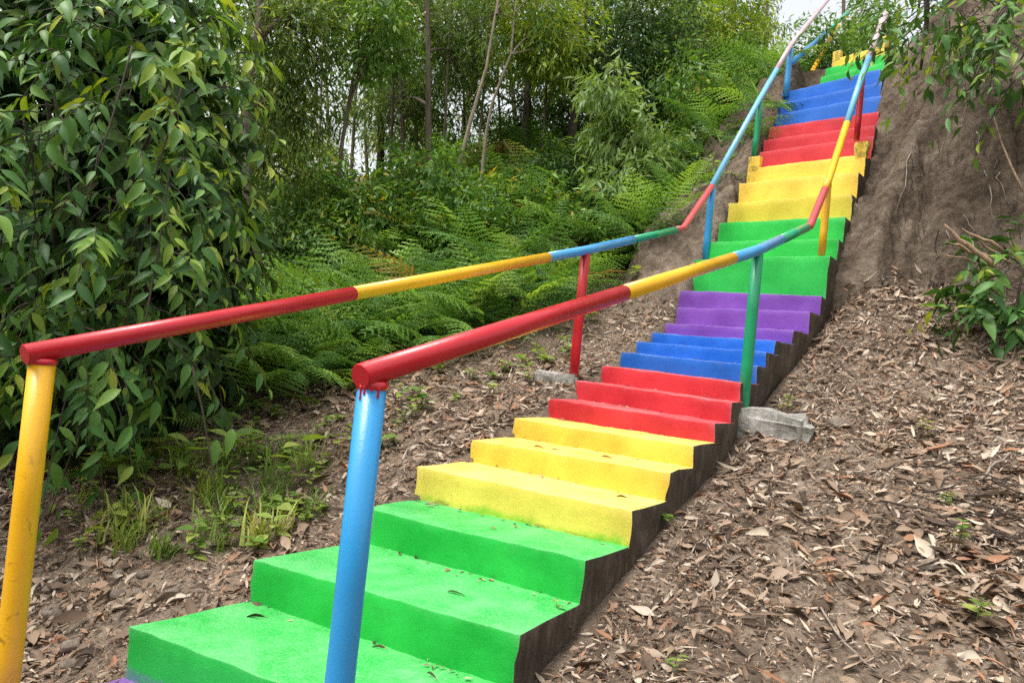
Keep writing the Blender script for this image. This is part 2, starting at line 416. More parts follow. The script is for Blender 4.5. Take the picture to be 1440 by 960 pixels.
# ------------------------------------------------------------------ stairs: code, centre x y z of the front top edge, width, yaw, tilt
STEPS = [
    ('P', -0.10, -0.92, -0.350, 1.240, 0.0, 0.0), ('P', -0.06, -0.46, -0.180, 1.240, 0.0, 0.0),
    ('G1', 0.000, 0.000, -0.000, 1.239, -0.0000, -0.0079), ('G', 0.113, 0.460, 0.180, 1.234, -0.0262, 0.0027),
    ('G', 0.215, 0.968, 0.347, 1.157, -0.1061, 0.0123), ('Y1', 0.266, 1.339, 0.510, 1.208, -0.1276, 0.0022),
    ('Y', 0.330, 1.752, 0.642, 1.193, -0.1613, 0.0136), ('Y', 0.387, 2.114, 0.756, 1.185, -0.2269, 0.0108),
    ('R', 0.442, 2.465, 0.871, 1.187, -0.2916, -0.0057), ('R', 0.482, 2.785, 0.995, 1.198, -0.3485, -0.0121),
    ('R', 0.510, 3.090, 1.116, 1.170, -0.4223, -0.0148), ('B', 0.561, 3.373, 1.233, 1.193, -0.4400, -0.0144),
    ('B', 0.594, 3.634, 1.333, 1.181, -0.4714, -0.0127), ('B', 0.630, 3.878, 1.427, 1.163, -0.4882, -0.0125),
    ('P', 0.698, 4.117, 1.526, 1.174, -0.4381, -0.0138), ('P', 0.763, 4.340, 1.689, 1.181, -0.3540, -0.0026),
    ('P', 0.773, 4.570, 1.848, 1.248, -0.2612, -0.0141), ('G', 0.812, 4.820, 2.189, 1.215, -0.2914, 0.0182),
    ('G', 0.866, 5.073, 2.390, 1.194, -0.2933, -0.0023), ('G', 0.893, 5.301, 2.620, 1.198, -0.3079, 0.0013),
    ('Y4', 0.928, 5.519, 2.867, 1.202, -0.3273, 0.0047), ('Y', 0.968, 5.732, 3.124, 1.194, -0.3389, -0.0002),
    ('Y', 1.005, 5.963, 3.343, 1.208, -0.3557, 0.0038), ('R', 1.063, 6.188, 3.580, 1.184, -0.3746, 0.0063),
    ('R', 1.064, 6.414, 3.772, 1.187, -0.3497, -0.0039), ('R', 1.084, 6.634, 3.984, 1.182, -0.3508, -0.0073),
    ('B', 1.102, 6.837, 4.210, 1.185, -0.3907, -0.0005), ('B', 1.084, 7.030, 4.412, 1.200, -0.4325, 0.0035),
    ('B', 1.069, 7.214, 4.616, 1.215, -0.4705, 0.0089), ('G', 1.305, 7.404, 4.814, 0.784, -0.4614, -0.0050),
    ('G', 1.315, 7.615, 4.994, 0.762, -0.4803, -0.0059), ('Y', 1.337, 7.814, 5.183, 0.673, -0.5219, -0.0020)]
COLNAME = {'G': 'green', 'Y': 'yellow', 'R': 'red', 'B': 'blue', 'P': 'purple'}
def edge(k):
    _, x, y, z, w, a, t = STEPS[k]
    d = 0.5 * w * np.array([math.cos(a), math.sin(a), t]); c = np.array([x, y, z])
    return c - d, c + d
SC = np.array([xy2sd(q[1], q[2])[0] for q in STEPS]); ZC = np.array([q[3] for q in STEPS])

def zstair(s):
    s = np.asarray(s, float)
    return np.where(s < SC[0], ZC[0] + 0.15 * (s - SC[0]), np.where(s > SC[-1], ZC[-1] + 0.25 * (s - SC[-1]), np.interp(s, SC, ZC)))

def lower(s):
    """general slope beside the lower flight, going on as hillside to the left of the upper one"""
    s = np.asarray(s, float)
    a = zstair(np.minimum(s, 4.3)) + 0.33 * (np.clip(s, 4.3, 8.5) - 4.3)
    return a - 0.22 * np.clip(s - 8.5, 0, 40) + 0.02 * np.clip(s + 3, -200, 0) * 0

def Hlow(s, d):
    s = np.asarray(s, float); d = np.asarray(d, float)
    z = lower(s) - np.where(d > 0, 0.25, 0.13 + 0.02 * np.clip(-d - 0.6, 0, 30))
    z = z - 0.30 * smooth(0.58, 0.45, np.abs(d - 0.07)) * (s < 9)
    x, y = sd2xy(s, d)
    z = z + 0.035 * fbm(x * 0.9, y * 0.9) + 0.012 * fbm(x * 5, y * 5, 3.0, 3)
    z = z + 0.16 * smooth(-2.3, -4.5, d) * smooth(0.0, 3.0, s)
    z = z + 0.34 * np.clip(s - 3.9, 0, 5.0) * smooth(-1.6, -2.8, d)     # fern slope rises to a crest
    z = z + 0.36 * smooth(3.7, 5.2, s) * smooth(0.55, 1.0, d)           # debris at the foot of the bank
    z = z + 0.018 * fbm(x * 11, y * 11, 6.0, 2) * smooth(0.60, 0.75, np.abs(d - 0.07))
    # falls away far behind and to the sides
    z = z - 0.10 * np.clip(np.abs(d) - 7, 0, 60)
    return z

def Hbank(s, d):
    s = np.asarray(s, float); d = np.asarray(d, float)
    lo = Hlow(s, np.where(d > 0, np.maximum(d, 0.8), np.minimum(d, -0.8)))
    x, y = sd2xy(s, d)
    # right: steep cut face, then hillside
    s0 = 5.02 + 0.02 * d + 0.16 * vnoise(d * 0.8 + 3, 2.0)
    wob_ = 0.20 * fbm(d * 2.3 + 5, s * 1.2, 2.0, 4) + 0.14 * np.abs(fbm(d * 5, s * 7, 5.0, 4)) + 0.03 * fbm(d * 17, s * 17, 9.0, 2)
    u = s - s0 + wob_
    face = 1.84 + 3.0 * np.clip(u, 0, 0.55) + 1.15 * np.clip(u - 0.55, 0, 2.4) + 0.2 * np.clip(u - 2.95, 0, 40)
    right = np.where(s > s0, face, -1)
    near = zstair(s + 0.12) - 0.42 + 0.30 * smooth(5.6, 7.0, s)
    right = right + (np.minimum(near, right) - right) * smooth(1.30, 0.78, d)
    # left: earth shoulder against the stairs
    le = zstair(s + 0.0) - 0.24
    left = le - 0.42 * np.clip(-0.62 - d, 0, 10) - 3.0 * np.clip(-1.15 - d, 0, 10) ** 2
    left = np.where(s > 4.45, left, -1)
    z = np.where(d > 0, right, left)
    mid = smooth(0.62, 0.48, np.abs(d - 0.08)) * (s < 8.2)
    z = np.maximum(z, lo - 0.12) + (0.16 * fbm(x * 1.5, y * 1.5, z * 1.2, 4) + 0.15 * np.abs(fbm(x * 4.0, y * 4.0, z * 5.0, 4)) + 0.03 * fbm(x * 13, y * 13, z * 13, 2)) * smooth(4.7, 5.3, s)
    return z - 0.45 * mid

def H(s, d):
    return np.where(np.asarray(s) > 4.3, np.maximum(Hlow(s, d), Hbank(s, d)), Hlow(s, d))

# height table for quick look-ups
TS, TD, TST = -3.0, -7.0, 0.035
_sa, _da = np.arange(TS, 12.0, TST), np.arange(TD, 5.5, TST)
_S, _D = np.meshgrid(_sa, _da, indexing='ij')
TABL = Hlow(_S, _D); TABH = np.where(_S > 4.3, np.maximum(TABL, Hbank(_S, _D)), TABL)
def lookup(tab, s, d):
    u = np.clip((np.asarray(s, float) - TS) / TST, 0, len(_sa) - 1.001); v = np.clip((np.asarray(d, float) - TD) / TST, 0, len(_da) - 1.001)
    i, j = u.astype(int), v.astype(int); fu, fv = u - i, v - j
    return (tab[i, j] * (1 - fu) + tab[i + 1, j] * fu) * (1 - fv) + (tab[i, j + 1] * (1 - fu) + tab[i + 1, j + 1] * fu) * fv

def Hs(s, d): return lookup(TABH, s, d)
def Hls(s, d): return lookup(TABL, s, d)
def Hxy(x, y):
    s, d = xy2sd(np.asarray(x, float), np.asarray(y, float))
    out = (s < TS) | (s > 11.9) | (d < TD) | (d > 5.4)
    z = Hs(s, d)
    return np.where(out, H(s, d), z) if np.any(out) else z

def ground_hit(px, py):
    px, py = float(px), float(py)
    r = RM.T @ np.array([(px - 720) / FPX, -(py - 480) / FPX, 1.0])
    t = np.concatenate([np.linspace(0.8, 10, 700), np.linspace(10.1, 30, 200)]); P = CAM + t[:, None] * r
    below = P[:, 2] < Hxy(P[:, 0], P[:, 1])
    k = int(np.argmax(below)) if below.any() else len(t) - 1
    return P[k]

def grid_mesh(name, sa, da, fn, mat):
    S_, D_ = np.meshgrid(sa, da, indexing='ij')
    Z = fn(S_, D_); X, Y = sd2xy(S_, D_)
    V = np.stack([X, Y, Z], -1).reshape(-1, 3)
    i, j = np.meshgrid(np.arange(len(sa) - 1), np.arange(len(da) - 1), indexing='ij')
    a = (i * len(da) + j).ravel()
    F = np.stack([a, a + 1, a + len(da) + 1, a + len(da)], -1)[:, ::-1]
    return mesh_from(name, V, F, mat)

sa = np.concatenate([[-300, -150, -80, -40, -20, -10, -6, -4], np.arange(-3, 6, 0.06), np.arange(6, 14, 0.2), [15, 17, 20, 25, 35, 60, 120, 300]])
da = np.concatenate([[-300, -150, -80, -40, -25, -18, -14, -11], np.arange(-9, -5, 0.2), np.arange(-5, 4.5, 0.06), np.arange(4.5, 8, 0.25), [9, 12, 18, 30, 60, 120, 300]])
tag(obj('ground', grid_mesh('ground', sa, da, Hlow, M_SOIL)), 'brown sloping ground under leaf litter', None, None, 'structure')
tag(obj('earth_bank', grid_mesh('earth_bank', np.concatenate([np.arange(4.3, 7.6, 0.024), np.arange(7.6, 13, 0.1)]), np.concatenate([np.arange(-2.2, 2.6, 0.03), np.arange(2.6, 7, 0.09)]), Hbank, M_BANK)),
    'bare brown earth bank cut steeply on both sides of the upper flight', None, None, 'structure')

# ------------------------------------------------------------------ the staircase
def block_mesh(name, fl, fr, bl, br, bottom, mats, right, bev=0.008, wob=0.0040, hgt=None, cuts=22):
    bm = bmesh.new()
    top = [fl, fr, br, bl]
    tv = [bm.verts.new(p) for p in top]
    bv = [bm.verts.new((p[0], p[1], bottom)) for p in top]
    bm.faces.new(tv); bm.faces.new(bv[::-1])
    for i in range(4):
        j = (i + 1) % 4
        bm.faces.new([tv[j], tv[i], bv[i], bv[j]])
    bmesh.ops.recalc_face_normals(bm, faces=bm.faces)
    bmesh.ops.bevel(bm, geom=list(bm.edges), offset=bev, segments=2, affect='EDGES', profile=0.6)
    w = np.linalg.norm(np.array(fr) - fl)
    rv = Vector(right).normalized()
    for k in range(1, cuts):
        co = Vector(fl) + rv * (w * k / cuts)
        bmesh.ops.bisect_plane(bm, geom=list(bm.verts) + list(bm.edges) + list(bm.faces), plane_co=co, plane_no=rv)
    fwd = Vector((-rv.y, rv.x, 0))
    for f_ in (0.3, 0.7):
        co = Vector(fl).lerp(Vector(bl), f_)
        bmesh.ops.bisect_plane(bm, geom=list(bm.verts) + list(bm.edges) + list(bm.faces), plane_co=co, plane_no=fwd)
    zt = 0.5 * (fl[2] + fr[2])
    for zz in (zt - 0.05, zt - 0.1, zt - 0.15):
        if zz > bottom + 0.02:
            bmesh.ops.bisect_plane(bm, geom=list(bm.verts) + list(bm.edges) + list(bm.faces), plane_co=Vector((0, 0, zz)), plane_no=Vector((0, 0, 1)))
    P = np.array([v.co[:] for v in bm.verts])
    sd = (abs(hash(name)) % 97) * 0 + P[0, 1] * 3
    D = np.stack([fbm(P[:, 0] * 6, P[:, 1] * 6, P[:, 2] * 6 + 5 * q + 0.37, 3) for q in range(3)], -1)
    D2 = np.stack([fbm(P[:, 0] * 22, P[:, 1] * 22, P[:, 2] * 22 + 9 * q, 2) for q in range(3)], -1)
    P = P + wob * D + 0.8 * wob * D2
    lat = (P - np.asarray(fl)) @ np.array(rv[:])
    endw = np.clip((lat - (w - 0.03)) / 0.03, 0, 1) + np.clip((0.03 - lat) / 0.03, 0, 1)
    P = P + (np.minimum(endw, 1) * 0.010 * fbm(P[:, 0] * 14, P[:, 1] * 14, P[:, 2] * 14 + 3, 3))[:, None] * np.array(rv[:])
    for v, p in zip(bm.verts, P): v.co = p
    bm.normal_update()
    for f in bm.faces:
        f.smooth = True
        n = f.normal
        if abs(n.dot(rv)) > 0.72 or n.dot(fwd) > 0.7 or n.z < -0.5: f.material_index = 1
    me = bpy.data.meshes.new(name)
    bm.to_mesh(me); bm.free()
    if hgt is not None:
        a = me.attributes.new('hgt', 'FLOAT', 'POINT')
        hv = np.clip((P[:, 2] - hgt[0]) / (hgt[1] - hgt[0]), 0, 2)
        a.data.foreach_set('value', hv.astype(np.float32))
    for m in mats: me.materials.append(m)
    me.set_sharp_from_angle(angle=rad(38))
    return me

stairs = thing('staircase', 'concrete outdoor staircase painted in rainbow bands climbing the wooded slope', 'staircase', (0, 0, 0))
for k in range(len(STEPS)):
    code = STEPS[k][0]
    fl, fr = edge(k)
    right = (fr - fl); right[2] = 0; right /= np.linalg.norm(right)
    back = np.array([-right[1], right[0], 0])
    zprev = STEPS[k - 1][3] if k else -0.5
    if k + 1 < len(STEPS):
        nl, nr = edge(k + 1)
        bl, br = nl + back * 0.06, nr + back * 0.06
        if STEPS[k + 1][4] < 1.0 and STEPS[k][4] > 1.0: bl = fl + back * 0.30
        bl = np.array([bl[0], bl[1], fl[2]]); br = np.array([br[0], br[1], fr[2]])
    else:
        bl, br = fl + back * 0.5, fr + back * 0.5
    mat = MP[code]
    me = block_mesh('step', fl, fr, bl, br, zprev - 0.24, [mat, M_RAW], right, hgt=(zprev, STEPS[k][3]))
    o = obj('step', me, stairs)
    o['label'] = '%s painted concrete step' % COLNAME[code[0]]
    if k in (22, 31):                                             # raised ends of the last yellow step of each band
        ww, hh = (0.125, 0.125) if k == 22 else (0.10, 0.10)
        for side in (0, 1):
            w1 = ww if side == 0 else ww * 0.95
            if side == 0: a, b = fl - right * 0.004, fl + right * w1
            else: a, b = fr - right * w1, fr + right * 0.004
            zt = (fl if side == 0 else fr)[2]
            lift = hh if side == 0 else hh * 1.05
            A, B = np.array([*(a - back * 0.004)[:2], zt + lift]), np.array([*(b - back * 0.004)[:2], zt + lift])
            me = block_mesh('raised_end', A, B, A + back * 0.075, B + back * 0.075, zt - 0.03, [mat, mat], right, 0.012, 0.004, cuts=4)
            obj('raised_end', me, o)

# ------------------------------------------------------------------ handrails
def seg_path(pts, n=10):
    out = []
    for a, b in zip(pts[:-1], pts[1:]):
        for i in range(n): out.append(a + (b - a) * i / n)
    out.append(pts[-1]); return np.array(out)

def rail_bands(root, path, marks, r):
    """path: list of 3D corner points; marks: (point, colour) band ends; bands are laid end to end"""
    P = np.array(path); L = np.concatenate([[0], np.cumsum(np.linalg.norm(P[1:] - P[:-1], axis=1))])
    def par(q):
        best = (1e9, 0)
        for i in range(len(P) - 1):
            e = P[i + 1] - P[i]; u = np.clip((q - P[i]) @ e / (e @ e), 0, 1); dd = np.linalg.norm(P[i] + u * e - q)
            if dd < best[0]: best = (dd, L[i] + u * np.linalg.norm(e))
        return best[1]
    def pos(l): return np.array([np.interp(l, L, P[:, c]) for c in range(3)])
    l0 = 0.0
    for q, colr in marks:
        l1 = par(np.asarray(q)) if q is not None else L[-1]
        corner = [l for l in L if l0 + 0.02 < l < l1 - 0.02]
        ls = sorted(set([l0, l1] + corner))
        ls = [l for i, l in enumerate(ls) if i == 0 or l - ls[i - 1] > 0.012 or l in corner]
        pts = np.array([pos(l) for l in ls])
        mb = MB(); mb.tube(pts, r if l0 < 4.4 or len(P) < 5 else r * 0.87, 20)
        b = obj('rail_band', mb.mesh('rail_band', MR[colr]), root)
        b['label'] = '%s length of the rail' % {'pink': 'pinkish red', 'pale': 'sky-sheen tinted pink', 'sheenblue': 'sky-sheen tinted blue', 'deepblue': 'blue', 'blue': 'sky blue'}.get(colr, colr)
        l0 = l1

def post(root, base, top, colr, r=0.037):
    mb = MB(); mb.tube([base, base + (top - base) * 0.33, base + (top - base) * 0.66, top], r, 18)
    p = obj('post', mb.mesh('post', MR[colr]), root)
    p['label'] = '%s post' % {'deepblue': 'blue', 'blue': 'sky blue', 'scuffed': 'scuffed yellow'}.get(colr, colr)
    return p

def weld(root, p, axis, colr, r):
    mb = MB(); a = np.asarray(axis, float); a /= np.linalg.norm(a)
    mb.tube([p - a * 0.012, p - a * 0.004, p + a * 0.004, p + a * 0.012], [r * 0.98, r * 1.12, r * 1.12, r * 0.98], 18)
    obj('weld_bead', mb.mesh('weld_bead', MR[colr]), root)

UP = np.array([0, 0, 1.0])
LB = -0.56                                                         # lateral line of the left bend
railL = thing('handrail', 'steel pipe handrail whose lowest post is scuffed yellow', 'handrail', tuple(0 * UP))
L0 = at_d(36, 498, -0.66); L1 = at_d(824, 352, -0.66); L2 = at_d(961, 321, LB)
L3 = at_d(1001, 262, -0.50); L4 = at_d(1068, 140, -0.50); L5 = at_d(1112, 64, -0.50); L6 = at_d(1170, -8, -0.50)
rail_bands(railL, [L0, L1, L2, L3, L4, L5, L6], [
    (at_d(497, 418, -0.66), 'red'), (at_d(770, 360, -0.66), 'yellow'), (at_d(888, 338, -0.63), 'blue'), (at_d(950, 324, -0.57), 'green'),
    (L3, 'pink'), (at_d(1092, 98, -0.5), 'sheenblue'), (None, 'pale')], 0.034)
pt = L0 + (L1 - L0) / np.linalg.norm(L1 - L0) * 0.055
post(railL, np.array([pt[0], pt[1], float(Hxy(pt[0], pt[1])) - 0.15]), pt - UP * 0.03, 'scuffed', 0.040)
weld(railL, pt - UP * 0.036, UP, 'red', 0.039)
p1 = L1; post(railL, np.array([p1[0], p1[1], 0.93]), p1 - UP * 0.025, 'red', 0.035)
b1 = at_d(993.5, 362, -0.47); t1 = L3 + (L4 - L3) * 0.015
post(railL, np.array([t1[0], t1[1], b1[2] - 0.06]), t1 - UP * 0.03, 'deepblue', 0.034)
b2 = at_d(1068, 217, -0.50); f = (1069 - 1001) / (1068 - 1001)
t2 = L4 + (L5 - L4) * 0.02; post(railL, np.array([t2[0], t2[1], b2[2] - 0.10]), t2 - UP * 0.03, 'green', 0.034)
t3 = L5.copy(); b3 = at_d(1110, 130, -0.50); post(railL, np.array([t3[0], t3[1], b3[2] - 0.10]), t3 - UP * 0.03, 'blue', 0.036)

railR = thing('handrail', 'steel pipe handrail whose lowest post is light blue with red drips', 'handrail', tuple(0 * UP))
DR = 0.62
Q0 = at_d(508, 529, DR); Q1 = at_d(1066, 352, DR); Q2 = at_d(1139, 318, DR); Q3 = at_d(1165, 254, DR); Q4 = at_d(1213, 105, DR); Q5 = at_d(1245, 20, DR); Q6 = at_d(1262, -20, DR)
rail_bands(railR, [Q0, Q1, Q2, Q3, Q4, Q5], [
    (at_d(877, 415, DR), 'red'), (at_d(1030, 364, DR), 'yellow'), (at_d(1098, 340, DR), 'blue'), (at_d(1134, 320, DR), 'green'),
    (at_d(1160, 264, DR), 'pink'), (at_d(1191, 174, DR), 'yellow'), (at_d(1222, 82, DR), 'sheenblue'), (None, 'pale')], 0.034)
qd = (Q1 - Q0) / np.linalg.norm(Q1 - Q0)
pt = Q0 + qd * 0.045
# this post leans a little outwards at its foot
bt = at_d(455, 1030, DR)
bpost = np.array([pt[0] + (bt[0] - pt[0]) * 0.25, pt[1] + (bt[1] - pt[1]) * 0.25, float(Hxy(pt[0], pt[1])) - 0.15])
pb = post(railR, bpost, pt - UP * 0.03, 'deepblue', 0.0385)
weld(railR, pt - UP * 0.034, UP, 'red', 0.038)
# drips of red paint run down the top of the blue post
pdir = (bpost - pt) / np.linalg.norm(bpost - pt)
for az, ln in ((-2.3, 0.016), (-1.75, 0.040), (-1.45, 0.024), (-0.95, 0.014), (-0.5, 0.03)):
    rdir = np.array([math.cos(az), math.sin(az), 0.0])
    a0 = pt + pdir * 0.035 + rdir * 0.0370
    ts = np.linspace(0, 1, 6)
    mb = MB(); mb.tube([a0 + pdir * (ln * u) for u in ts], np.array([0.0065, 0.0045, 0.0036, 0.0034, 0.0040, 0.0015]), 8)
    obj('paint_drip', mb.mesh('paint_drip', MR['red']), railR)
# the pipe end: a flat welded disc with a raised rim
mb = MB(); mb.tube([Q0 - qd * 0.004, Q0 + qd * 0.002], [0.0305, 0.0305], 20); obj('end_cap', mb.mesh('end_cap', MR['red'], False), railR)
ld = (L1 - L0) / np.linalg.norm(L1 - L0)
mb = MB(); mb.tube([L0 - ld * 0.004, L0 + ld * 0.002], [0.0305, 0.0305], 20); obj('end_cap', mb.mesh('end_cap', MR['red'], False), railL)
gb = at_d(1047, 578, DR)
post(railR, np.array([Q1[0], Q1[1], gb[2] - 0.05]), Q1 - UP * 0.025, 'green', 0.036)
yb = at_d(1160.5, 353, DR); tq = Q3
post(railR, np.array([tq[0], tq[1], yb[2] - 0.06]), tq - UP * 0.03, 'yellow', 0.030)
rb = at_d(1211, 199, DR); tq = Q4
post(railR, np.array([tq[0], tq[1], rb[2] - 0.06]), tq - UP * 0.03, 'red', 0.027)

railU = thing('handrail', 'sky blue handrail with a slanting yellow post beyond the top blue step', 'handrail', tuple(0 * UP))
U0 = L5 + UP * -0.22 + np.array([0.02, 0.0, 0]); U1 = at(1165, 44, 10.6); U2 = at(1192, 18, 11.4)
rail_bands(railU, [U0, U1, U2], [(U1, 'blue'), (None, 'green')], 0.032)
ub = at(1122, 124, 9.7); post(railU, ub - UP * 0.15, at(1178, 36, 10.9), 'yellow', 0.030)

# ------------------------------------------------------------------ concrete footing blocks
def rough_block(name, label, ctr, size, yaw, mat, seed, bev=0.03, wob=0.03, group=None, cat='block'):
    bm = bmesh.new(); bmesh.ops.create_cube(bm, size=1.0)
    bmesh.ops.scale(bm, vec=size, verts=bm.verts)
    bmesh.ops.bevel(bm, geom=list(bm.edges), offset=bev, segments=2, affect='EDGES')
    bmesh.ops.subdivide_edges(bm, edges=list(bm.edges), cuts=3, use_grid_fill=True)
    for v in bm.verts:
        p = v.co
        k = Vector((float(fbm(p.x * 5, p.y * 5, p.z * 5 + seed, 3)), float(fbm(p.x * 5 + 9, p.y * 5, p.z * 5 + seed, 3)), float(fbm(p.x * 5, p.y * 5 + 9, p.z * 5 + seed, 3))))
        v.co = p + k * wob
    for f_ in bm.faces: f_.smooth = False
    me = bpy.data.meshes.new(name); bm.to_mesh(me); bm.free(); me.materials.append(mat)
    o = obj(name, me, None, ctr); o.rotation_euler = (0, 0, yaw)
    return tag(o, label, cat, group)
c = Q1 + NV[0] * np.array([0.17, -0.02, 0]); zt = gb[2] + 0.005
rough_block('footing_block', 'grey weathered concrete block at the foot of the green handrail post', (Q1[0] + 0.15, Q1[1] - 0.03, zt - 0.13), (0.47, 0.26, 0.30), -0.12, M_BLOCK, 3.1, 0.045, 0.045)
rough_block('footing_block', 'mossy concrete block at the foot of the red handrail post', (p1[0] - 0.12, p1[1] + 0.02, 0.955), (0.34, 0.20, 0.16), 0.05, M_BLOCK, 7.7, 0.02, 0.018)
def pebble(label, ctr, size, yaw, seed, group=None):
    bm = bmesh.new(); bmesh.ops.create_icosphere(bm, subdivisions=3, radius=0.5)
    for v in bm.verts:
        p = v.co; k = 1 + 0.28 * float(fbm(p.x * 2.2 + seed, p.y * 2.2, p.z * 2.2, 3))
        v.co = Vector((p.x * size[0], p.y * size[1], p.z * size[2])) * k
    for f_ in bm.faces: f_.smooth = True
    me = bpy.data.meshes.new('stone'); bm.to_mesh(me); bm.free(); me.materials.append(M_STONE)
    o = obj('stone', me, None, ctr); o.rotation_euler = (0, 0, yaw); return tag(o, label, 'stone', group)
gx = ground_hit(1180, 600)
pebble('rounded brown stone half buried beside the grey concrete block', (gx[0], gx[1], gx[2] + 0.005), (0.15, 0.12, 0.11), 0.5, 1.3)

# ------------------------------------------------------------------ leaves
def leaf_template(rows):
    T, F = [[0, 0]], []
    for y, w in rows: T += [[-w, y - 0.012], [0, y], [w, y - 0.012]]
    T.append([0, 1.0]); n = len(rows); tip = 3 * n + 1
    F += [[0, 2, 1], [0, 3, 2]]
    for k in range(n - 1):
        a = 1 + 3 * k; b = a + 3
        F += [[a, a + 1, b + 1], [a, b + 1, b], [a + 1, a + 2, b + 2], [a + 1, b + 2, b + 1]]
    a = 1 + 3 * (n - 1); F += [[a, a + 1, tip], [a + 1, a + 2, tip]]
    return np.array(T), np.array(F)
T8, F8 = leaf_template([(.07, .30), (.18, .70), (.32, .96), (.48, .97), (.64, .76), (.80, .42), (.91, .16)])
T6, F6 = leaf_template([(.16, .70), (.42, 1.0), (.74, .55)])
T4 = np.array([[0, 0], [-1, .42], [0, .5], [1, .42], [0, 1.0]])
F4 = np.array([[0, 2, 1], [0, 3, 2], [1, 2, 4], [2, 3, 4]])

def unit(v): return v / np.maximum(np.linalg.norm(v, axis=-1, keepdims=True), 1e-9)

def leaves(pos, dirs, nrm, L, W, fold=0.25, droop=0.25, hi=False, rnd=None, wave=0.0, twist=None):
    """vectorised leaves: returns V, F, rnd-per-vertex"""
    T, F = (T6, F6) if hi == 'mid' else (T8, F8) if hi else (T4, F4)
    n = len(pos); k = len(T)
    Y = unit(dirs); X = unit(np.cross(Y, nrm)); Z = np.cross(X, Y)
    L = np.broadcast_to(L, (n,)).reshape(n, 1, 1); W = np.broadcast_to(W, (n,)).reshape(n, 1, 1)
    fold = np.broadcast_to(fold, (n,)).reshape(n, 1, 1); droop = np.broadcast_to(droop, (n,)).reshape(n, 1, 1)
    x, y = T[None, :, 0:1], T[None, :, 1:2]
    V = pos[:, None, :] + L * y * Y[:, None, :] + W * x * X[:, None, :] + (W * fold * np.abs(x) - L * droop * y * y) * Z[:, None, :]
    if twist is not None:
        tw_ = np.broadcast_to(twist, (n,)).reshape(n, 1, 1)
        V = V + W * x * (np.sin(tw_ * y) * Z[:, None, :] + (np.cos(tw_ * y) - 1) * X[:, None, :])
    if wave:
        V = V + (wave * W * np.sin(9 * y + RNG.random((n, 1, 1)) * 6) * x) * Z[:, None, :]
    Fo = (F[None] + (np.arange(n) * k)[:, None, None]).reshape(-1, 3)
    r = RNG.random(n) if rnd is None else rnd
    return V.reshape(-1, 3), Fo, np.repeat(r, k)

def rand_unit(n):
    v = RNG.normal(size=(n, 3)); return unit(v)

# single-leaf meshes for leaves that are objects of their own
def single_leaf(name, mat, L, W, fold, droop, wave=0.0):
    V, F, r = leaves(np.zeros((1, 3)), np.array([[0, 1.0, 0]]), np.array([[0, 0, 1.0]]), L, W, fold, droop, True, np.zeros(1), wave)
    return mesh_from(name, V, F, mat, True, r * 0)

def frame_matrix(pos, d, nrm, sx=1.0, sy=1.0):
    Y = d / np.linalg.norm(d); X = np.cross(Y, nrm); X /= np.linalg.norm(X); Z = np.cross(X, Y)
    m = Matrix.Identity(4)
    for i in range(3):
        m[i][0], m[i][1], m[i][2], m[i][3] = X[i] * sx, Y[i] * sy, Z[i] * sy, pos[i]
    return m

def twig_leaves(o, d, n_leaf, length, L, droop, spread=0.9):
    """leaves set along a drooping twig; returns positions, directions, normals, lengths and the twig path"""
    d = unit(d); ts = np.linspace(0, 1, 6)
    path = np.array([o + d * length * t + np.array([0, 0, -1.0]) * droop * length * t * t for t in ts])
    tt = np.clip(np.linspace(0.25, 1.0, n_leaf) + RNG.normal(0, 0.03, n_leaf), 0.1, 1)
    P = np.stack([np.interp(tt, ts, path[:, c]) for c in range(3)], -1)
    tg = unit(path[-1] - path[-2] + d * 0.02)
    side = unit(np.cross(tg, np.array([0, 0, 1.0]) + 0.01))
    sgn = np.where(np.arange(n_leaf) % 2 == 0, 1, -1)[:, None]
    D = unit(tg * (0.5 + 0.6 * tt[:, None] ** 3) + sgn * side * spread + np.array([0, 0, -1.0]) * (0.05 + 0.75 * RNG.random((n_leaf, 1))) + RNG.normal(0, 0.34, (n_leaf, 3)))
    Nn = unit(np.array([0, 0, 1.0]) + 0.9 * d * np.array([1, 1, 0.2]) + RNG.normal(0, 0.42, (n_leaf, 3)))
    LL = L * (0.5 + 0.8 * RNG.random(n_leaf))
    return P, D, Nn, LL, path

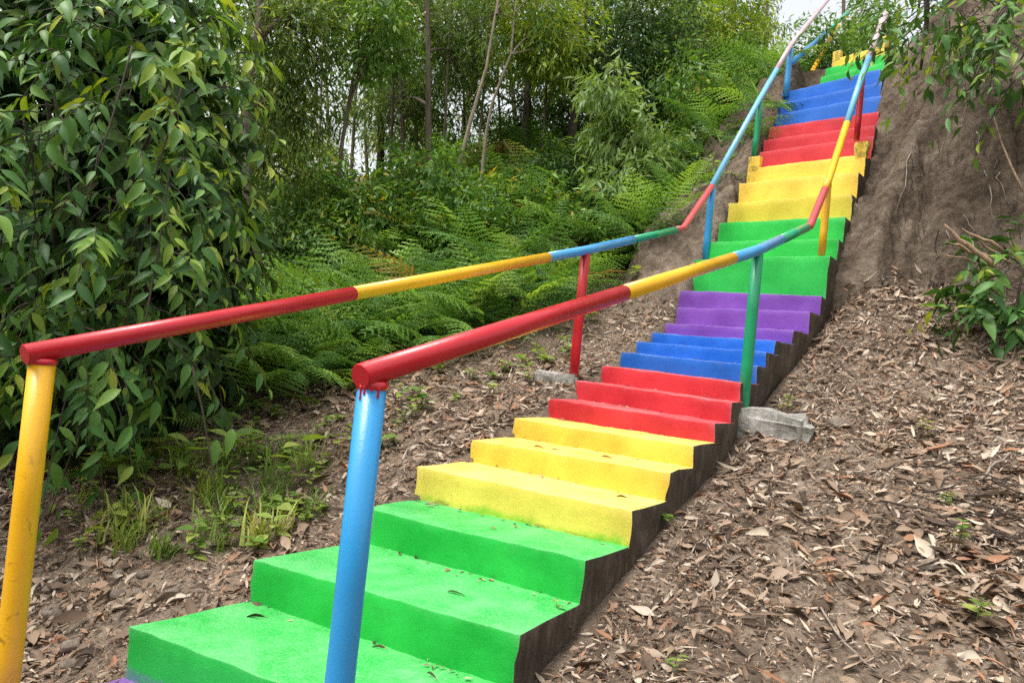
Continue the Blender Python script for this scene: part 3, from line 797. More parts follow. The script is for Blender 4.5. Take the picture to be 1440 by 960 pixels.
def shrub(name, label, base, twigs, leafL, ratio, mat, n_leaf=8, n_parts=300, stems=(), group=None, droop=0.6, twig_len=0.35, cat='shrub', leafname='leaf', young=None):
    """twigs: (origin, direction) list. The leaves that show largest are parts, the rest one stuff part."""
    root = thing(name, label, cat, tuple(base), group)
    PP, DD, NN, LL, YY = [], [], [], [], []
    tw = MB()
    for o, d in twigs:
        k = max(3, int(n_leaf * (0.7 + 0.6 * RNG.random())))
        P, D, Nn, L_, path = twig_leaves(np.asarray(o), np.asarray(d), k, twig_len * (0.6 + 0.8 * RNG.random()), leafL, droop * (0.5 + RNG.random()))
        PP.append(P); DD.append(D); NN.append(Nn); LL.append(L_)
        yg = 0.06 if young is None else young(np.asarray(o)); tipy = RNG.random() < yg
        YY.append((np.linspace(0, 1, k) > 0.45) & tipy | (RNG.random(k) < 0.25 * yg))
        tw.tube(path[::1], np.linspace(0.004, 0.0015, len(path)), 4, False, False)
    for path, r0, r1 in stems:
        tw.tube(path, np.linspace(r0, r1, len(path)), 7)
    P, D, Nn, L_ = np.concatenate(PP), np.concatenate(DD), np.concatenate(NN), np.concatenate(LL)
    Yg = np.concatenate(YY)
    obj('stem', tw.mesh('stem', M_BARKD, True, base), root)
    # the largest leaves in view
    px, py, dep = project(P)
    inv = (px > -20) & (px < 1460) & (py > -20) & (py < 980) & (dep > 0.5)
    size = np.where(inv, L_ / np.maximum(dep, .3), 0)
    # the nearest of each patch of the crown hide those behind: prefer the outermost
    size = size * (1 + 0.5 * smooth(0.0, 1.2, np.median(dep) - dep))
    order = np.argsort(-size); pick = order[:min(n_parts, int((size > 0).sum()))]
    ms = [single_leaf('leaf', m_, 1.0, ratio * (0.85 + 0.1 * q), 0.42, 0.08 + 0.10 * q, 0.10) for m_ in (mat, ML['young']) for q in range(4)]
    for i in pick:
        o = obj(leafname, ms[int(RNG.integers(4)) + (4 if Yg[i] else 0)], root)
        o.matrix_local = frame_matrix(P[i] - np.asarray(base), D[i], Nn[i], L_[i], L_[i])
    rest = np.ones(len(P), bool); rest[pick] = False
    for m_, sel in ((mat, rest & ~Yg), (ML['young'], rest & Yg)):
        if not sel.any(): continue
        V, F, r = leaves(P[sel], D[sel], Nn[sel], L_[sel], L_[sel] * ratio, 0.42, 0.08 + 0.30 * RNG.random(int(sel.sum())), True)
        tag(obj('foliage' if m_ is mat else 'young_foliage', mesh_from('foliage', V - np.asarray(base), F, m_, True, r), root), None, None, None, 'stuff')
    return root

def ell_points(c, r, n, shell=0.55):
    v = rand_unit(n); q = (shell + (1 - shell) * RNG.random(n) ** 0.7)[:, None]
    return np.asarray(c) + v * q * np.asarray(r), v

def arch(a, b, sag, n=7):
    t = np.linspace(0, 1, n)[:, None]
    return a + (b - a) * t + np.array([0, 0, 1.0]) * (sag * 4 * t * (1 - t)) + 0.03 * np.stack([vnoise(t[:, 0] * 4 + a[0] * 3, c * 3.3) for c in range(3)], -1)

# --- the big shrub on the left
vw = RM[2]; rt = RM[0] - RM[0][2] * UP
tw, stems = [], []
bbase = ground_hit(60, 690) + np.array([-0.75, 0.55, 0]); bbase[2] = float(Hxy(bbase[0], bbase[1]))
blobs = [((60, 120), 4.2, (1.05, 1.0, 0.95), 78), ((140, 330), 4.1, (0.72, 0.8, 0.95), 112), ((215, 170), 4.3, (0.40, 0.6, 0.62), 90), ((20, 420), 4.0, (0.7, 0.7, 0.9), 36),
         ((255, 350), 4.5, (0.36, 0.5, 0.42), 75), ((190, 450), 4.6, (0.36, 0.45, 0.36), 55), ((110, 540), 4.3, (0.42, 0.4, 0.26), 22), ((-60, 250), 4.0, (0.9, 0.8, 1.3), 32), ((245, 80), 4.5, (0.3, 0.45, 0.3), 34)]
for (bx, by), dep, rr, n in blobs:
    c = at(bx, by, dep)
    p, v = ell_points(c, rr, int(n * 1.0), 0.62)
    front = (v @ -vw) > -0.30
    for a, b in zip(p[front], v[front]):
        if a[2] < float(Hxy(a[0], a[1])) + 0.25: continue
        tw.append((a, b * np.array([1, 1, 0.6]) + np.array([0, 0, 0.15])))
    stems.append((arch(bbase + RNG.normal(0, 0.12, 3) * np.array([1, 1, 0]), c, 0.25, 9), 0.03, 0.008))
for q in range(9):
    c = at(RNG.uniform(20, 300), RNG.uniform(40, 520), RNG.uniform(3.6, 4.0))
    stems.append((arch(c, c + np.array([RNG.normal(0, .15), RNG.normal(0, .15), -0.9]), 0.0, 9), 0.006, 0.003))
shrub('leafy_shrub', 'tall dark glossy-leaved shrub with drooping leaves beside the lowest yellow post', bbase, tw, 0.125, 0.165, ML['bush'], 9, 300, stems, None, 0.75, 0.36,
      young=lambda q: 0.16 + 0.80 * float(smooth(110, 270, project(q)[0]) * smooth(480, 180, project(q)[1])))

tw, stems = [], []  # dark foliage added behind the shrub, its colour standing in for deep shade
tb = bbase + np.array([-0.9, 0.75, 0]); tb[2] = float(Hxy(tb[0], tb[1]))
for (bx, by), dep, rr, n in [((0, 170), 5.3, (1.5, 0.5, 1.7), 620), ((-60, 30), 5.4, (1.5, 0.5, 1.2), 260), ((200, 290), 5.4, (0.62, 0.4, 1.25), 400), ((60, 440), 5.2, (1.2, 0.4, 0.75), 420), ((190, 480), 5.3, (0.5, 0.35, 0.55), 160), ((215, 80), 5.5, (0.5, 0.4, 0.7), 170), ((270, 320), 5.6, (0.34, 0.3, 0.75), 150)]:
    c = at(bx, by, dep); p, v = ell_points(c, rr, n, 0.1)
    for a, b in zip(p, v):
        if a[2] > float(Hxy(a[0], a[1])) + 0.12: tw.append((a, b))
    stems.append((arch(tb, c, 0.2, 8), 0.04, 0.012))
shrub('shade_backing', 'dark leaf backing added behind the big glossy shrub to blacken its shaded gaps', tb, tw, 0.17, 0.22, ML['dark'], 8, 120, stems, None, 0.6, 0.3, young=lambda q: 0.0)

# --- shrub overhanging the earth bank at the upper right
tw, stems = [], []
s_, d_ = 7.3, 2.6; bx_, by_ = sd2xy(s_, d_); rbase = np.array([bx_, by_, float(Hxy(bx_, by_))])
for (bx, by), dep, rr, n in [((1405, 30), 5.6, (0.42, 0.4, 0.36), 52), ((1335, 5), 6.0, (0.36, 0.4, 0.26), 34), ((1440, 85), 5.5, (0.20, 0.3, 0.26), 20), ((1280, 25), 6.9, (0.26, 0.3, 0.24), 30),
                             ((1350, 45), 6.0, (0.28, 0.3, 0.18), 14), ((1252, 70), 7.2, (0.12, 0.15, 0.14), 9), ((1480, 40), 5.6, (0.5, 0.5, 0.6), 24), ((1400, 30), 6.6, (0.9, 0.3, 0.5), 60)]:
    c = at(bx, by, dep); p, v = ell_points(c, rr, int(n * 0.75), 0.2)
    for a, b in zip(p, v): tw.append((a, b * np.array([1, 1, 0.5])))
    stems.append((arch(rbase, c, 0.30, 9), 0.022, 0.006))
stems.append((arch(at(1312, -40, 6.4), at(1292, 100, 6.5), 0.05, 8), 0.03, 0.012))
shrub('leafy_shrub', 'leafy shrub hanging over the top of the brown earth bank', rbase, tw, 0.125, 0.165, ML['bush'], 6, 300, stems, young=lambda q: 0.30)

# --- low shrub at the foot of the bank on the right
tw, stems = [], []
fb = ground_hit(1420, 470); fb[2] = float(Hxy(fb[0], fb[1]))
for (bx, by), dep, rr, n in [((1385, 395), 4.6, (0.22, 0.25, 0.16), 24), ((1430, 440), 4.5, (0.22, 0.25, 0.18), 24), ((1380, 455), 4.5, (0.16, 0.2, 0.10), 14), ((1440, 360), 4.7, (0.18, 0.25, 0.14), 14)]:
    dpt = np.linalg.norm((fb - CAM) @ vw); c = at(bx, by, float((fb - CAM) @ vw) + 0.05)
    p, v = ell_points(c, rr, n, 0.3)
    for a, b in zip(p, v): tw.append((a, b + np.array([0, 0, 0.2])))
    stems.append((arch(fb, c, 0.05, 6), 0.012, 0.005))
shrub('leafy_shrub', 'low broad-leaved shrub growing at the foot of the brown bank', fb, tw, 0.15, 0.17, ML['bush'], 6, 300, stems, None, 0.4, 0.22)

# ------------------------------------------------------------------ trees
LEAFSPEC = {'acacia': (0.115, 0.105, 0.4), 'lime': (0.105, 0.16, 0.4), 'broad': (0.10, 0.17, 0.35), 'dark': (0.09, 0.17, 0.35), 'pale': (0.14, 0.13, 0.55), 'orange': (0.12, 0.2, 0.3)}
def crown_arrays(blobs, kind, dens):
    L, ratio, hang = LEAFSPEC[kind]
    VV, FF, RR, n0 = [], [], [], 0
    tips = []
    for c, r, n in blobs:
        n = int(n * dens * 1.5)
        nc = max(8, n // 34)
        cc, cv = ell_points(c, r, nc, 0.25)
        tips.append(cc)
        idx = RNG.integers(0, nc, n)
        tone = RNG.random(nc) * 0.55
        P = cc[idx] + RNG.normal(0, 1, (n, 3)) * np.array([0.13, 0.13, 0.11]) * (0.6 + 0.25 * np.mean(r))
        D = unit(cv[idx] * 0.7 + rand_unit(n) * 0.9 + np.array([0, 0, -1.0]) * hang * 1.6)
        Nn = unit(np.array([0, 0, 1.0]) + rand_unit(n) * 0.9)
        l = L * (0.6 + 0.7 * RNG.random(n))
        V, F, rr = leaves(P, D, Nn, l, l * ratio, 0.25, 0.15, False, np.clip(tone[idx] + 0.45 * RNG.random(n) ** 1.5, 0, 0.999))
        VV.append(V); FF.append(F + n0); RR.append(rr); n0 += len(V)
    return np.concatenate(VV), np.concatenate(FF), np.concatenate(RR), tips

def tree(label, trunk_px, depth, r0, barkm, blobs_px, kind, name='forest_tree', dens=1.0, limbs=9, group=None, front=0.0):
    """trunk_px: photo pixels up the trunk (the base is carried down to the ground); blobs_px: (px, py, depth offset, (rx, ry, rz) metres, leaves)"""
    pts = [at(a, b, depth) for a, b in trunk_px]
    base = pts[0].copy(); g = float(Hxy(base[0], base[1]))
    base[2] = g - 0.15
    path = [base] + [p for p in pts if p[2] > g + 0.3]
    if len(path) < 2: path.append(base + UP * 2.0)
    root = thing(name, label, 'tree', (base[0], base[1], g), group)
    off = np.array([base[0], base[1], g])
    bl = [(at(a, b, depth + do + front), rr, n) for a, b, do, rr, n in blobs_px]
    path = seg_path(path, 4)
    path = path + 0.04 * np.stack([fbm(path[:, 2] * 0.7 + depth, 3.0 + c * 7, 0, 2) for c in range(3)], -1) * np.linspace(0, 1, len(path))[:, None]
    mb = MB(); mb.tube(path, np.linspace(r0, r0 * 0.35, len(path)), 10)
    tr = mb.mesh('trunk', barkm, True, off)
    V, F, r, tips = crown_arrays(bl, kind, dens)
    lb = MB()
    for (c, rr, n), tp in zip(bl, tips):
        k = min(len(tp), limbs)
        up = path[int(len(path) * 0.45):]
        s = up[np.argmin(np.linalg.norm(up - (np.asarray(c) - UP * 0.5), axis=1))]
        m = s + (c - s) * 0.6
        lb.tube(arch(s, np.asarray(c), 0.12, 6), np.linspace(r0 * 0.45, r0 * 0.16, 6), 6, False, False)
        for q in tp[:k]:
            lb.tube(arch(m, q, 0.06, 5), np.linspace(r0 * 0.2, 0.006, 5), 5, False, False)
    t_ = obj('trunk', tr, root)
    tag(obj('branchwork', lb.mesh('branchwork', barkm, True, off), t_), None, None, None, 'stuff')
    tag(obj('crown', mesh_from('crown', V - off, F, ML[kind], True, r), root), None, None, None, None)
    return root

B = lambda x, y, do, r, n: (x, y, do, r if isinstance(r, tuple) else (r, r, r * 0.8), n)
tree('slim straight brown-barked tree with a fine olive crown', [(606, 285), (603, 150), (600, 0), (598, -160)], 9.5, 0.055, M_BARK,
     [B(600, 40, 0.4, 1.1, 2600), B(560, 150, 0.8, 0.8, 1300), B(650, 90, 0.6, 0.9, 1500), B(590, -90, 0.2, 1.2, 1500)], 'acacia', front=0.75)
tree('thin leaning pale-barked tree, the lower of two leaning together', [(643, 236), (662, 170), (686, 92), (700, 0)], 9.0, 0.034, M_BARKP,
     [B(705, 20, 0.5, 0.9, 1500), B(690, -70, 0.3, 1.0, 900)], 'acacia', front=0.45)
tree('crooked pale stem forking above the ferns, lime leaves at its top', [(676, 262), (684, 190), (693, 145), (718, 78), (724, 0)], 9.3, 0.027, M_BARKP,
     [B(760, 55, 0.2, 0.75, 1500), B(770, 0, 0.3, 0.8, 1100), B(790, 90, 0.6, 0.5, 600)], 'lime', front=0.45)
tree('stout dark-trunked tree standing behind the fern slope', [(733, 272), (738, 200), (742, 120), (745, -40)], 11.0, 0.09, M_BARKD,
     [B(740, 130, 0.5, 0.9, 1500), B(780, 60, 1.0, 1.2, 1800), B(720, 190, 1.0, 0.7, 800)], 'dark', front=0.45)
tree('dark evergreen with a dense black-green crown behind the pale drooping sapling', [(800, 285), (803, 200), (815, 90), (830, -60)], 10.5, 0.085, M_BARKD,
     [B(850, 70, 0.4, (1.0, 1.0, 0.9), 3600), B(900, 20, 0.5, 1.0, 2400), B(820, 150, 0.6, 0.7, 1300), B(890, 130, 0.4, 0.8, 1900), B(930, 80, 0.7, 0.8, 1600)], 'dark')
tree('reddish dark trunk with sparse olive foliage left of the slim straight tree', [(536, 262), (536, 190), (534, 110), (530, -60)], 11.5, 0.07, M_BARKD,
     [B(535, 60, 0.4, 1.0, 1500), B(555, 180, 0.8, 0.8, 1100), B(600, 210, 1.0, 0.7, 700)], 'acacia', front=0.45)
tree('narrow twin-stemmed tree with olive sprays beside the reddish dark trunk', [(568, 270), (566, 190), (562, 110), (570, -40)], 10.6, 0.04, M_BARK,
     [B(575, 120, 0.6, 0.7, 900), B(620, 160, 0.8, 0.8, 1000), B(640, 30, 0.8, 0.9, 1100)], 'acacia')
tree('tall weeping tree with hanging grey-olive leaves behind the big shrub', [(345, 310), (344, 160), (358, 60), (372, -60)], 8.2, 0.075, M_BARK,
     [B(385, 40, 0.4, (0.8, 0.8, 0.9), 2600), B(420, 140, 0.8, (0.55, 0.6, 0.9), 1700), B(350, 150, 0.6, (0.6, 0.6, 0.9), 1500), B(430, 20, 0.6, (0.6, 0.6, 0.7), 1300), B(390, 250, 1.0, 0.5, 700)], 'acacia')
tree('faint slender tree trailing long strands of leaves above the ferns', [(417, 290), (417, 230), (420, 100), (430, -50)], 11.0, 0.04, M_BARK,
     [B(420, 210, 0.5, (0.5, 0.5, 1.0), 1300), B(455, 250, 0.5, (0.45, 0.5, 0.7), 800), B(380, 210, 0.4, (0.5, 0.5, 0.9), 900)], 'acacia')
tree('broad-leaved tree with bright green leaves and an orange spray', [(470, 300), (480, 200), (500, 100), (505, 0)], 9.0, 0.035, M_BARK,
     [B(530, 25, -0.2, 0.60, 900), B(515, 80, -0.2, 0.35, 340), B(545, 75, 0.1, 0.45, 420), B(450, 20, 0.2, 0.4, 300), B(520, -60, 0.2, 0.9, 800)], 'broad')
tree('pale green sapling with long drooping leaves on the fern slope', [(880, 290), (872, 200), (860, 120)], 9.0, 0.03, M_BARK,
     [B(852, 125, 0.0, (0.42, 0.4, 0.35), 420), B(890, 190, 0.0, (0.50, 0.45, 0.45), 620), B(850, 205, 0.1, (0.4, 0.4, 0.35), 330), B(915, 235, 0.0, (0.45, 0.4, 0.35), 520), B(865, 265, -0.1, (0.55, 0.4, 0.3), 520)], 'pale')
tree('light green bushy tree at the top of the left bank', [(1000, 190), (1000, 100), (990, 0)], 12.0, 0.06, M_BARK,
     [B(985, 60, 0.2, 0.9, 2000), B(1040, 40, 0.4, 0.8, 1500), B(1010, -30, 0.3, 1.0, 1300), B(960, 130, 0.4, 0.7, 1100), B(1030, 120, 0.5, 0.6, 800)], 'lime')
tree('dusky green tree against the sky beside the upper left rail', [(1075, 130), (1078, 60), (1080, -60)], 13.0, 0.05, M_BARK,
     [B(1060, 100, 0.2, 0.6, 900), B(1085, 40, 0.5, 0.40, 260), B(1040, 10, 0.6, 0.7, 600), B(1060, 150, 0.0, 0.5, 700)], 'acacia')
tree('thin grey-stemmed tree rising behind the topmost yellow step', [(1190, 62), (1187, 20), (1186, -80)], 12.5, 0.05, M_BARK,
     [B(1225, 15, 0.2, 0.40, 420), B(1232, 45, 0.0, 0.40, 600)], 'broad', limbs=5)
tree('olive tree with small leaves at the shoulder of the hilltop', [(960, 250), (950, 150), (940, 30)], 13.5, 0.06, M_BARK,
     [B(945, 40, 0.3, 1.2, 1800), B(900, -20, 0.3, 1.2, 1500), B(985, 150, 0.4, 0.7, 900)], 'acacia')
# further trees of the wood, standing behind the first row
WOOD = [(400, 19, 'acacia'), (575, 21, 'acacia'), (600, 17, 'acacia'), (655, 18, 'broad'), (715, 20, 'acacia'), (775, 17.5, 'dark'), (840, 20, 'dark'), (905, 17, 'broad'), (975, 19, 'acacia'), (350, 17, 'broad'), (270, 15, 'broad'), (130, 13, 'dark'), (10, 12, 'dark'), (-120, 11, 'dark'), (1040, 20, 'acacia')]
WL = ['far olive tree seen past the hanging grey-olive strands', 'far olive tree beyond the bright broad-leaved tree', 'far olive tree directly behind the slim straight trunk', 'far green tree behind the leaning pale stem',
      'far olive tree behind the crooked pale stem', 'far dark tree behind the stout dark trunk', 'far dark tree behind the dense evergreen', 'far green tree showing past the dense evergreen',
      'far olive tree behind the light green bushy tree', 'far green tree behind the tall weeping tree', 'far green tree hidden mostly by the big shrub', 'dark tree close behind the middle of the big shrub', 'dark tree behind the outer side of the big shrub', 'dark tree beyond the outer edge of the big shrub', 'far olive tree behind the dusky green tree']
for (x, dp, kd), lb_ in zip(WOOD, WL):
    bl = []
    for q in range(7):
        bl.append(B(x + RNG.normal(0, 42), RNG.uniform(-60, 245), RNG.normal(0, 0.8), (0.65 + 0.5 * RNG.random(),) * 2 + (0.55 + .4 * RNG.random(),), 330))
    tree(lb_, [(x, 300), (x + RNG.normal(0, 5), 180), (x + RNG.normal(0, 12), 40), (x + RNG.normal(0, 20), -80)], dp, 0.06 + .05 * RNG.random(), M_BARKD if kd == 'dark' else M_BARK, bl, kd, limbs=5, group='trees of the wood behind')

THIN = [(446, 10.5, 'p', 6), (466, 12, 'b', -8), (492, 11, 'b', 10), (516, 12.5, 'p', -5), (549, 10, 'd', 4), (588, 11.5, 'b', -6), (621, 10.2, 'b', 8), (655, 12, 'd', -4), (668, 10.8, 'p', 14), (708, 11.6, 'b', -9),
        (758, 10.6, 'b', 12), (772, 12.2, 'd', 3), (828, 11.2, 'p', -12), (395, 10.8, 'b', 9), (920, 12.5, 'b', 6), (962, 11.8, 'p', -7)]
THINWHERE = ['beside the hanging grey-olive strands', 'in the bright gap below the orange spray', 'under the bright broad-leaved crown', 'left of the reddish dark trunk', 'between the reddish trunk and the twin stems', 'close behind the slim straight trunk',
             'between the slim trunk and the leaning stems', 'behind the lower leaning stem', 'crossing behind the two leaning stems', 'between the crooked stem and the stout trunk', 'right of the stout dark trunk', 'before the dense evergreen',
             'behind the drooping sapling', 'at the edge of the big shrub', 'in the light green crown', 'behind the bush on the left shoulder']
for (x, dp, kd, ln), wh in zip(THIN, THINWHERE):
    tree('bare thin %s pole of a young tree %s' % ({'p': 'pale', 'b': 'brown', 'd': 'dark'}[kd], wh), [(x, 300), (x + ln * .4, 200), (x + ln, 90), (x + ln * 1.8, -40)], dp, 0.020 + 0.014 * RNG.random(), {'p': M_BARKP, 'b': M_BARK, 'd': M_BARKD}[kd],
         [B(x + ln * 1.6, -20, 0.5, 0.5, 260), B(x + ln + RNG.normal(0, 25), RNG.uniform(40, 150), 0.6, 0.4, 150)], 'acacia', 'young_tree', limbs=4)
# unseen trees of the wood behind the photographer, added to keep low light out
for k, (az_, ds, hh) in enumerate(((150, 8.5, 5.0), (182, 8.0, 5.4), (212, 8.5, 5.0), (243, 8.0, 5.2), (272, 8.5, 5.0), (118, 9.0, 4.6))):
    a_ = rad(az_); c0 = np.array([CAM[0] + ds * math.sin(a_), CAM[1] + ds * math.cos(a_), 0.0]); g = float(Hxy(c0[0], c0[1]))
    c0[2] = g; root = thing('forest_tree', 'unseen leafy broad tree added behind the viewpoint to hold back low light', 'tree', tuple(c0), 'unseen trees added behind the viewpoint')
    mb = MB(); mb.tube([UP * -0.2, UP * hh * 0.5 + np.array([.1, 0, 0]), UP * hh], [0.14, 0.10, 0.05], 9); obj('trunk', mb.mesh('trunk', M_BARKD), root)
    bl = [(np.array([RNG.normal(0, 0.9), RNG.normal(0, 0.9), hh * f_]), (1.5, 1.5, 1.0), 1500) for f_ in (0.25, 0.45, 0.65, 0.85, 1.0)]
    sv = LEAFSPEC['broad']; LEAFSPEC['broad'] = (0.26, 0.24, 0.35)
    V, F, r, tips = crown_arrays(bl, 'broad', 0.6); LEAFSPEC['broad'] = sv
    obj('crown', mesh_from('crown', V, F, ML['broad'], True, r), root)

# ------------------------------------------------------------------ understory shrubs between trees and ferns
UND = [(410, 300, 8.6, 'dark', 'dark round bush beside the big shrub above the ferns'), (470, 275, 9.4, 'broad', 'green bush under the bright broad-leaved tree'),
       (520, 290, 8.8, 'broad', 'mid green bush under the reddish dark trunk'), (572, 235, 9.2, 'broad', 'vine-draped green bush hugging the slim straight trunk'),
       (630, 285, 8.7, 'broad', 'green bush at the foot of the leaning pale stems'), (690, 300, 9.2, 'broad', 'green bush before the crooked pale stem'),
       (745, 290, 9.6, 'dark', 'dark bush at the foot of the stout dark trunk'), (800, 275, 9.8, 'dark', 'dark bush below the dense evergreen'),
       (930, 225, 9.4, 'pale', 'pale bush with hanging leaves beside the drooping sapling'), (985, 200, 9.8, 'broad', 'green bush crowning the left earth shoulder'),
       (1050, 165, 10.2, 'broad', 'green bush beside the upper green post'), (1135, 98, 11.2, 'dark', 'dark scrub between the upper handrails'), (1205, 52, 10.6, 'broad', 'scrub behind the topmost yellow step'),
       (440, 230, 10.2, 'acacia', 'olive bush under the trailing strands'), (860, 300, 9.0, 'fern', 'fern-green bush at the foot of the drooping sapling')]
LEAFSPEC['fern'] = (0.10, 0.18, 0.3)
for x, y, dp, kd, lb_ in UND:
    c = at(x, y, dp); g = float(Hxy(c[0], c[1])); base = np.array([c[0], c[1], g])
    top = max(c[2], g + 0.35)
    cs = [(np.array([c[0], c[1], g + (top - g) * f_]), (0.55, 0.55, 0.42), 620) for f_ in (0.45, 0.95)]
    cs += [(np.array([c[0] + RNG.normal(0, .5), c[1] + RNG.normal(0, .4), g + (top - g) * RNG.uniform(0.4, 0.9)]), (0.42, 0.42, 0.36), 420) for q in range(3)]
    V, F, r, tips = crown_arrays(cs, kd, 1.0)
    root = thing('bush', lb_, 'bush', tuple(base))
    mb = MB()
    for q in range(6):
        e = np.concatenate(tips)[RNG.integers(0, sum(len(t) for t in tips))]
        mb.tube(arch(base - UP * 0.05, e, 0.1, 6), np.linspace(0.018, 0.005, 6), 5)
    obj('stems', mb.mesh('stems', M_BARKD, True, base), root)
    obj('foliage', mesh_from('foliage', V - base, F, ML[kd], True, r), root)

# ------------------------------------------------------------------ ferns
def frond_mesh(name, L=0.62, pairs=11, arch_=0.45, seed=0):
    rg = np.random.default_rng(seed)
    mb = MB(); ts = np.linspace(0, 1, 8)
    path = np.stack([0.05 * math.sin(seed * 2.1) * ts ** 2, L * ts, 0.55 * L * ts - arch_ * 1.25 * L * ts ** 2], -1)
    mb.tube(path, np.linspace(0.0035, 0.001, 8), 4, False, False)
    V, F, n0 = [], [], 0
    for k in range(pairs):
        t = 0.24 + 0.74 * k / (pairs - 1)
        p = np.array([np.interp(t, ts, path[:, c]) for c in range(3)])
        tg = np.array([np.interp(min(1, t + .03), ts, path[:, c]) for c in range(3)]) - np.array([np.interp(t - .03, ts, path[:, c]) for c in range(3)]); tg /= np.linalg.norm(tg) + 1e-9
        pl = L * 0.38 * (1.02 - t) ** 0.75 * min(1.0, 0.55 + k * 0.22) * (0.9 + 0.2 * rg.random()) + 0.015
        for sg in (-1, 1):
            dr = np.array([sg * 1.0, 0, 0]) + tg * (0.55 + 0.15 * rg.random()); dr /= np.linalg.norm(dr)
            nrm = np.cross(dr, tg) * sg; nrm /= np.linalg.norm(nrm); nrm = nrm if nrm[2] > 0 else -nrm
            sd_ = np.cross(nrm, dr); sag = rg.uniform(0.15, 0.5)
            m = max(4, int(9 * pl / (L * 0.33)))
            def on(u): return p + dr * pl * u - np.array([0, 0, 1.0]) * sag * pl * u * u
            for j in range(m):                                      # comb of pinnules along the pinna rib
                u = (j + 0.4) / m; q = on(u); wl = pl * 0.135 * (1 - 0.75 * u) + 0.004; hw = pl * 0.42 / m
                for s2 in (-1, 1):
                    tip = q + sd_ * s2 * wl + dr * hw * 1.2 - nrm * wl * 0.25
                    V += [q - dr * hw, q + dr * hw, tip]; F.append([n0, n0 + 1, n0 + 2]); n0 += 3
            V += [p - tg * 0.0025, p + tg * 0.0025, on(0.5), on(1.06)]; F += [[n0, n0 + 1, n0 + 2], [n0 + 2, n0 + 1, n0 + 3]]; n0 += 4
    mb.add(np.array(V), np.array(F))
    return mb.mesh(name, ML['fern'], False, rnd=0.0)
FRONDS = [frond_mesh('frond', 0.62, 11, a, s) for s, a in enumerate((0.30, 0.42, 0.52, 0.62, 0.36, 0.48))]

def fern(base, size, label, group, nf):
    root = thing('fern', label, 'fern', tuple(base), group)
    a0 = RNG.random() * 6.28
    for k in range(nf):
        f_ = obj('frond', FRONDS[int(RNG.integers(len(FRONDS)))], root)
        az = a0 + k * 6.283 / nf + RNG.normal(0, 0.25)
        tilt = RNG.uniform(-0.05, 0.85)
        f_.rotation_mode = 'XYZ'
        m = Matrix.Rotation(az, 4, 'Z') @ Matrix.Rotation(tilt, 4, 'X') @ Matrix.Rotation(RNG.normal(0, 0.25), 4, 'Y')
        s_ = size * RNG.uniform(0.75, 1.25)
        f_.matrix_local = Matrix.Translation((0, 0, 0.02)) @ m @ Matrix.Scale(s_, 4)
    return root

# front edge of the fern slope, in photo pixels
FX, FY = [300, 380, 470, 560, 650, 740, 800, 860, 920, 960, 1040, 1075, 1110], [600, 570, 540, 518, 492, 462, 425, 388, 345, 275, 190, 150, 105]
nfern, tries, placed = 0, 0, []
while nfern < 300 and tries < 16000:
    tries += 1
    s_, d_ = RNG.uniform(1.2, 9.5), -RNG.uniform(0.75, 5.5)
    x, y = sd2xy(s_, d_); z = float(Hs(s_, d_))
    px, py, dep = project(np.array([x, y, z]))
    if not (330 < px < 1120) or py > np.interp(px, FX, FY) or dep < 3: continue
    sep = 0.22 if dep < 8.0 else 0.36
    if any((x - a) ** 2 + (y - b) ** 2 < sep * sep for a, b in placed): continue
    placed.append((x, y)); nfern += 1
    if s_ > 4.6 and d_ > -2.0:
        lb_, gr = 'fern clump growing on the earth shoulder beside the upper flight', 'ferns on the left shoulder'
    elif dep < 7.0:
        lb_, gr = 'arching green fern at the litter edge behind the red handrail post', 'ferns at the front of the left slope'
    else:
        zn = ['below the bright broad-leaved tree', 'below the slim straight trunk', 'below the leaning pale stems', 'below the stout dark trunk', 'below the pale drooping sapling', 'beside the left earth shoulder'][int(np.searchsorted([540, 620, 710, 790, 880], px))]
        lb_, gr = 'fern on the upper left slope ' + zn, 'ferns ' + zn
    fern((x, y, z), RNG.uniform(1.0, 1.55), lb_, gr, int(RNG.integers(6, 9)))
for px_, py_ in ((330, 560), (300, 600), (250, 590), (395, 520), (440, 512)):
    g = ground_hit(px_, py_); fern(tuple(g), RNG.uniform(0.55, 0.8), 'small dark fern under the edge of the big shrub', 'ferns under the big shrub', 6)

# ------------------------------------------------------------------ weeds and grass
def tuft_mesh(seed, n=26, L=0.20):
    n0 = len(RNG.random(1)); rg = np.random.default_rng(seed)
    V, F, k = [], [], 0
    for i in range(n):
        b = rg.normal(0, 0.035, 3) * [1, 1, 0]; az = rg.random() * 6.28; l = L * (0.4 + 0.9 * rg.random()); bend = rg.uniform(0.2, 1.0)
        dr = np.array([math.cos(az), math.sin(az), 0]); sd_ = np.array([-dr[1], dr[0], 0]); w = 0.0032 + 0.003 * rg.random()
        for t in (0, .4, .75):
            p = b + UP * l * t * (1 - 0.35 * bend * t) + dr * l * bend * t * t * 0.9
            V += [p - sd_ * w * (1 - t * .6), p + sd_ * w * (1 - t * .6)]
        V.append(b + UP * l * (1 - 0.45 * bend) + dr * l * bend)
        F += [[k, k + 1, k + 3], [k, k + 3, k + 2], [k + 2, k + 3, k + 5], [k + 2, k + 5, k + 4], [k + 4, k + 5, k + 6]]; k += 7
    return mesh_from('grass_tuft', np.array(V), np.array(F), ML['weed'], True, np.zeros(k))
TUFTS = [tuft_mesh(s) for s in range(5)]
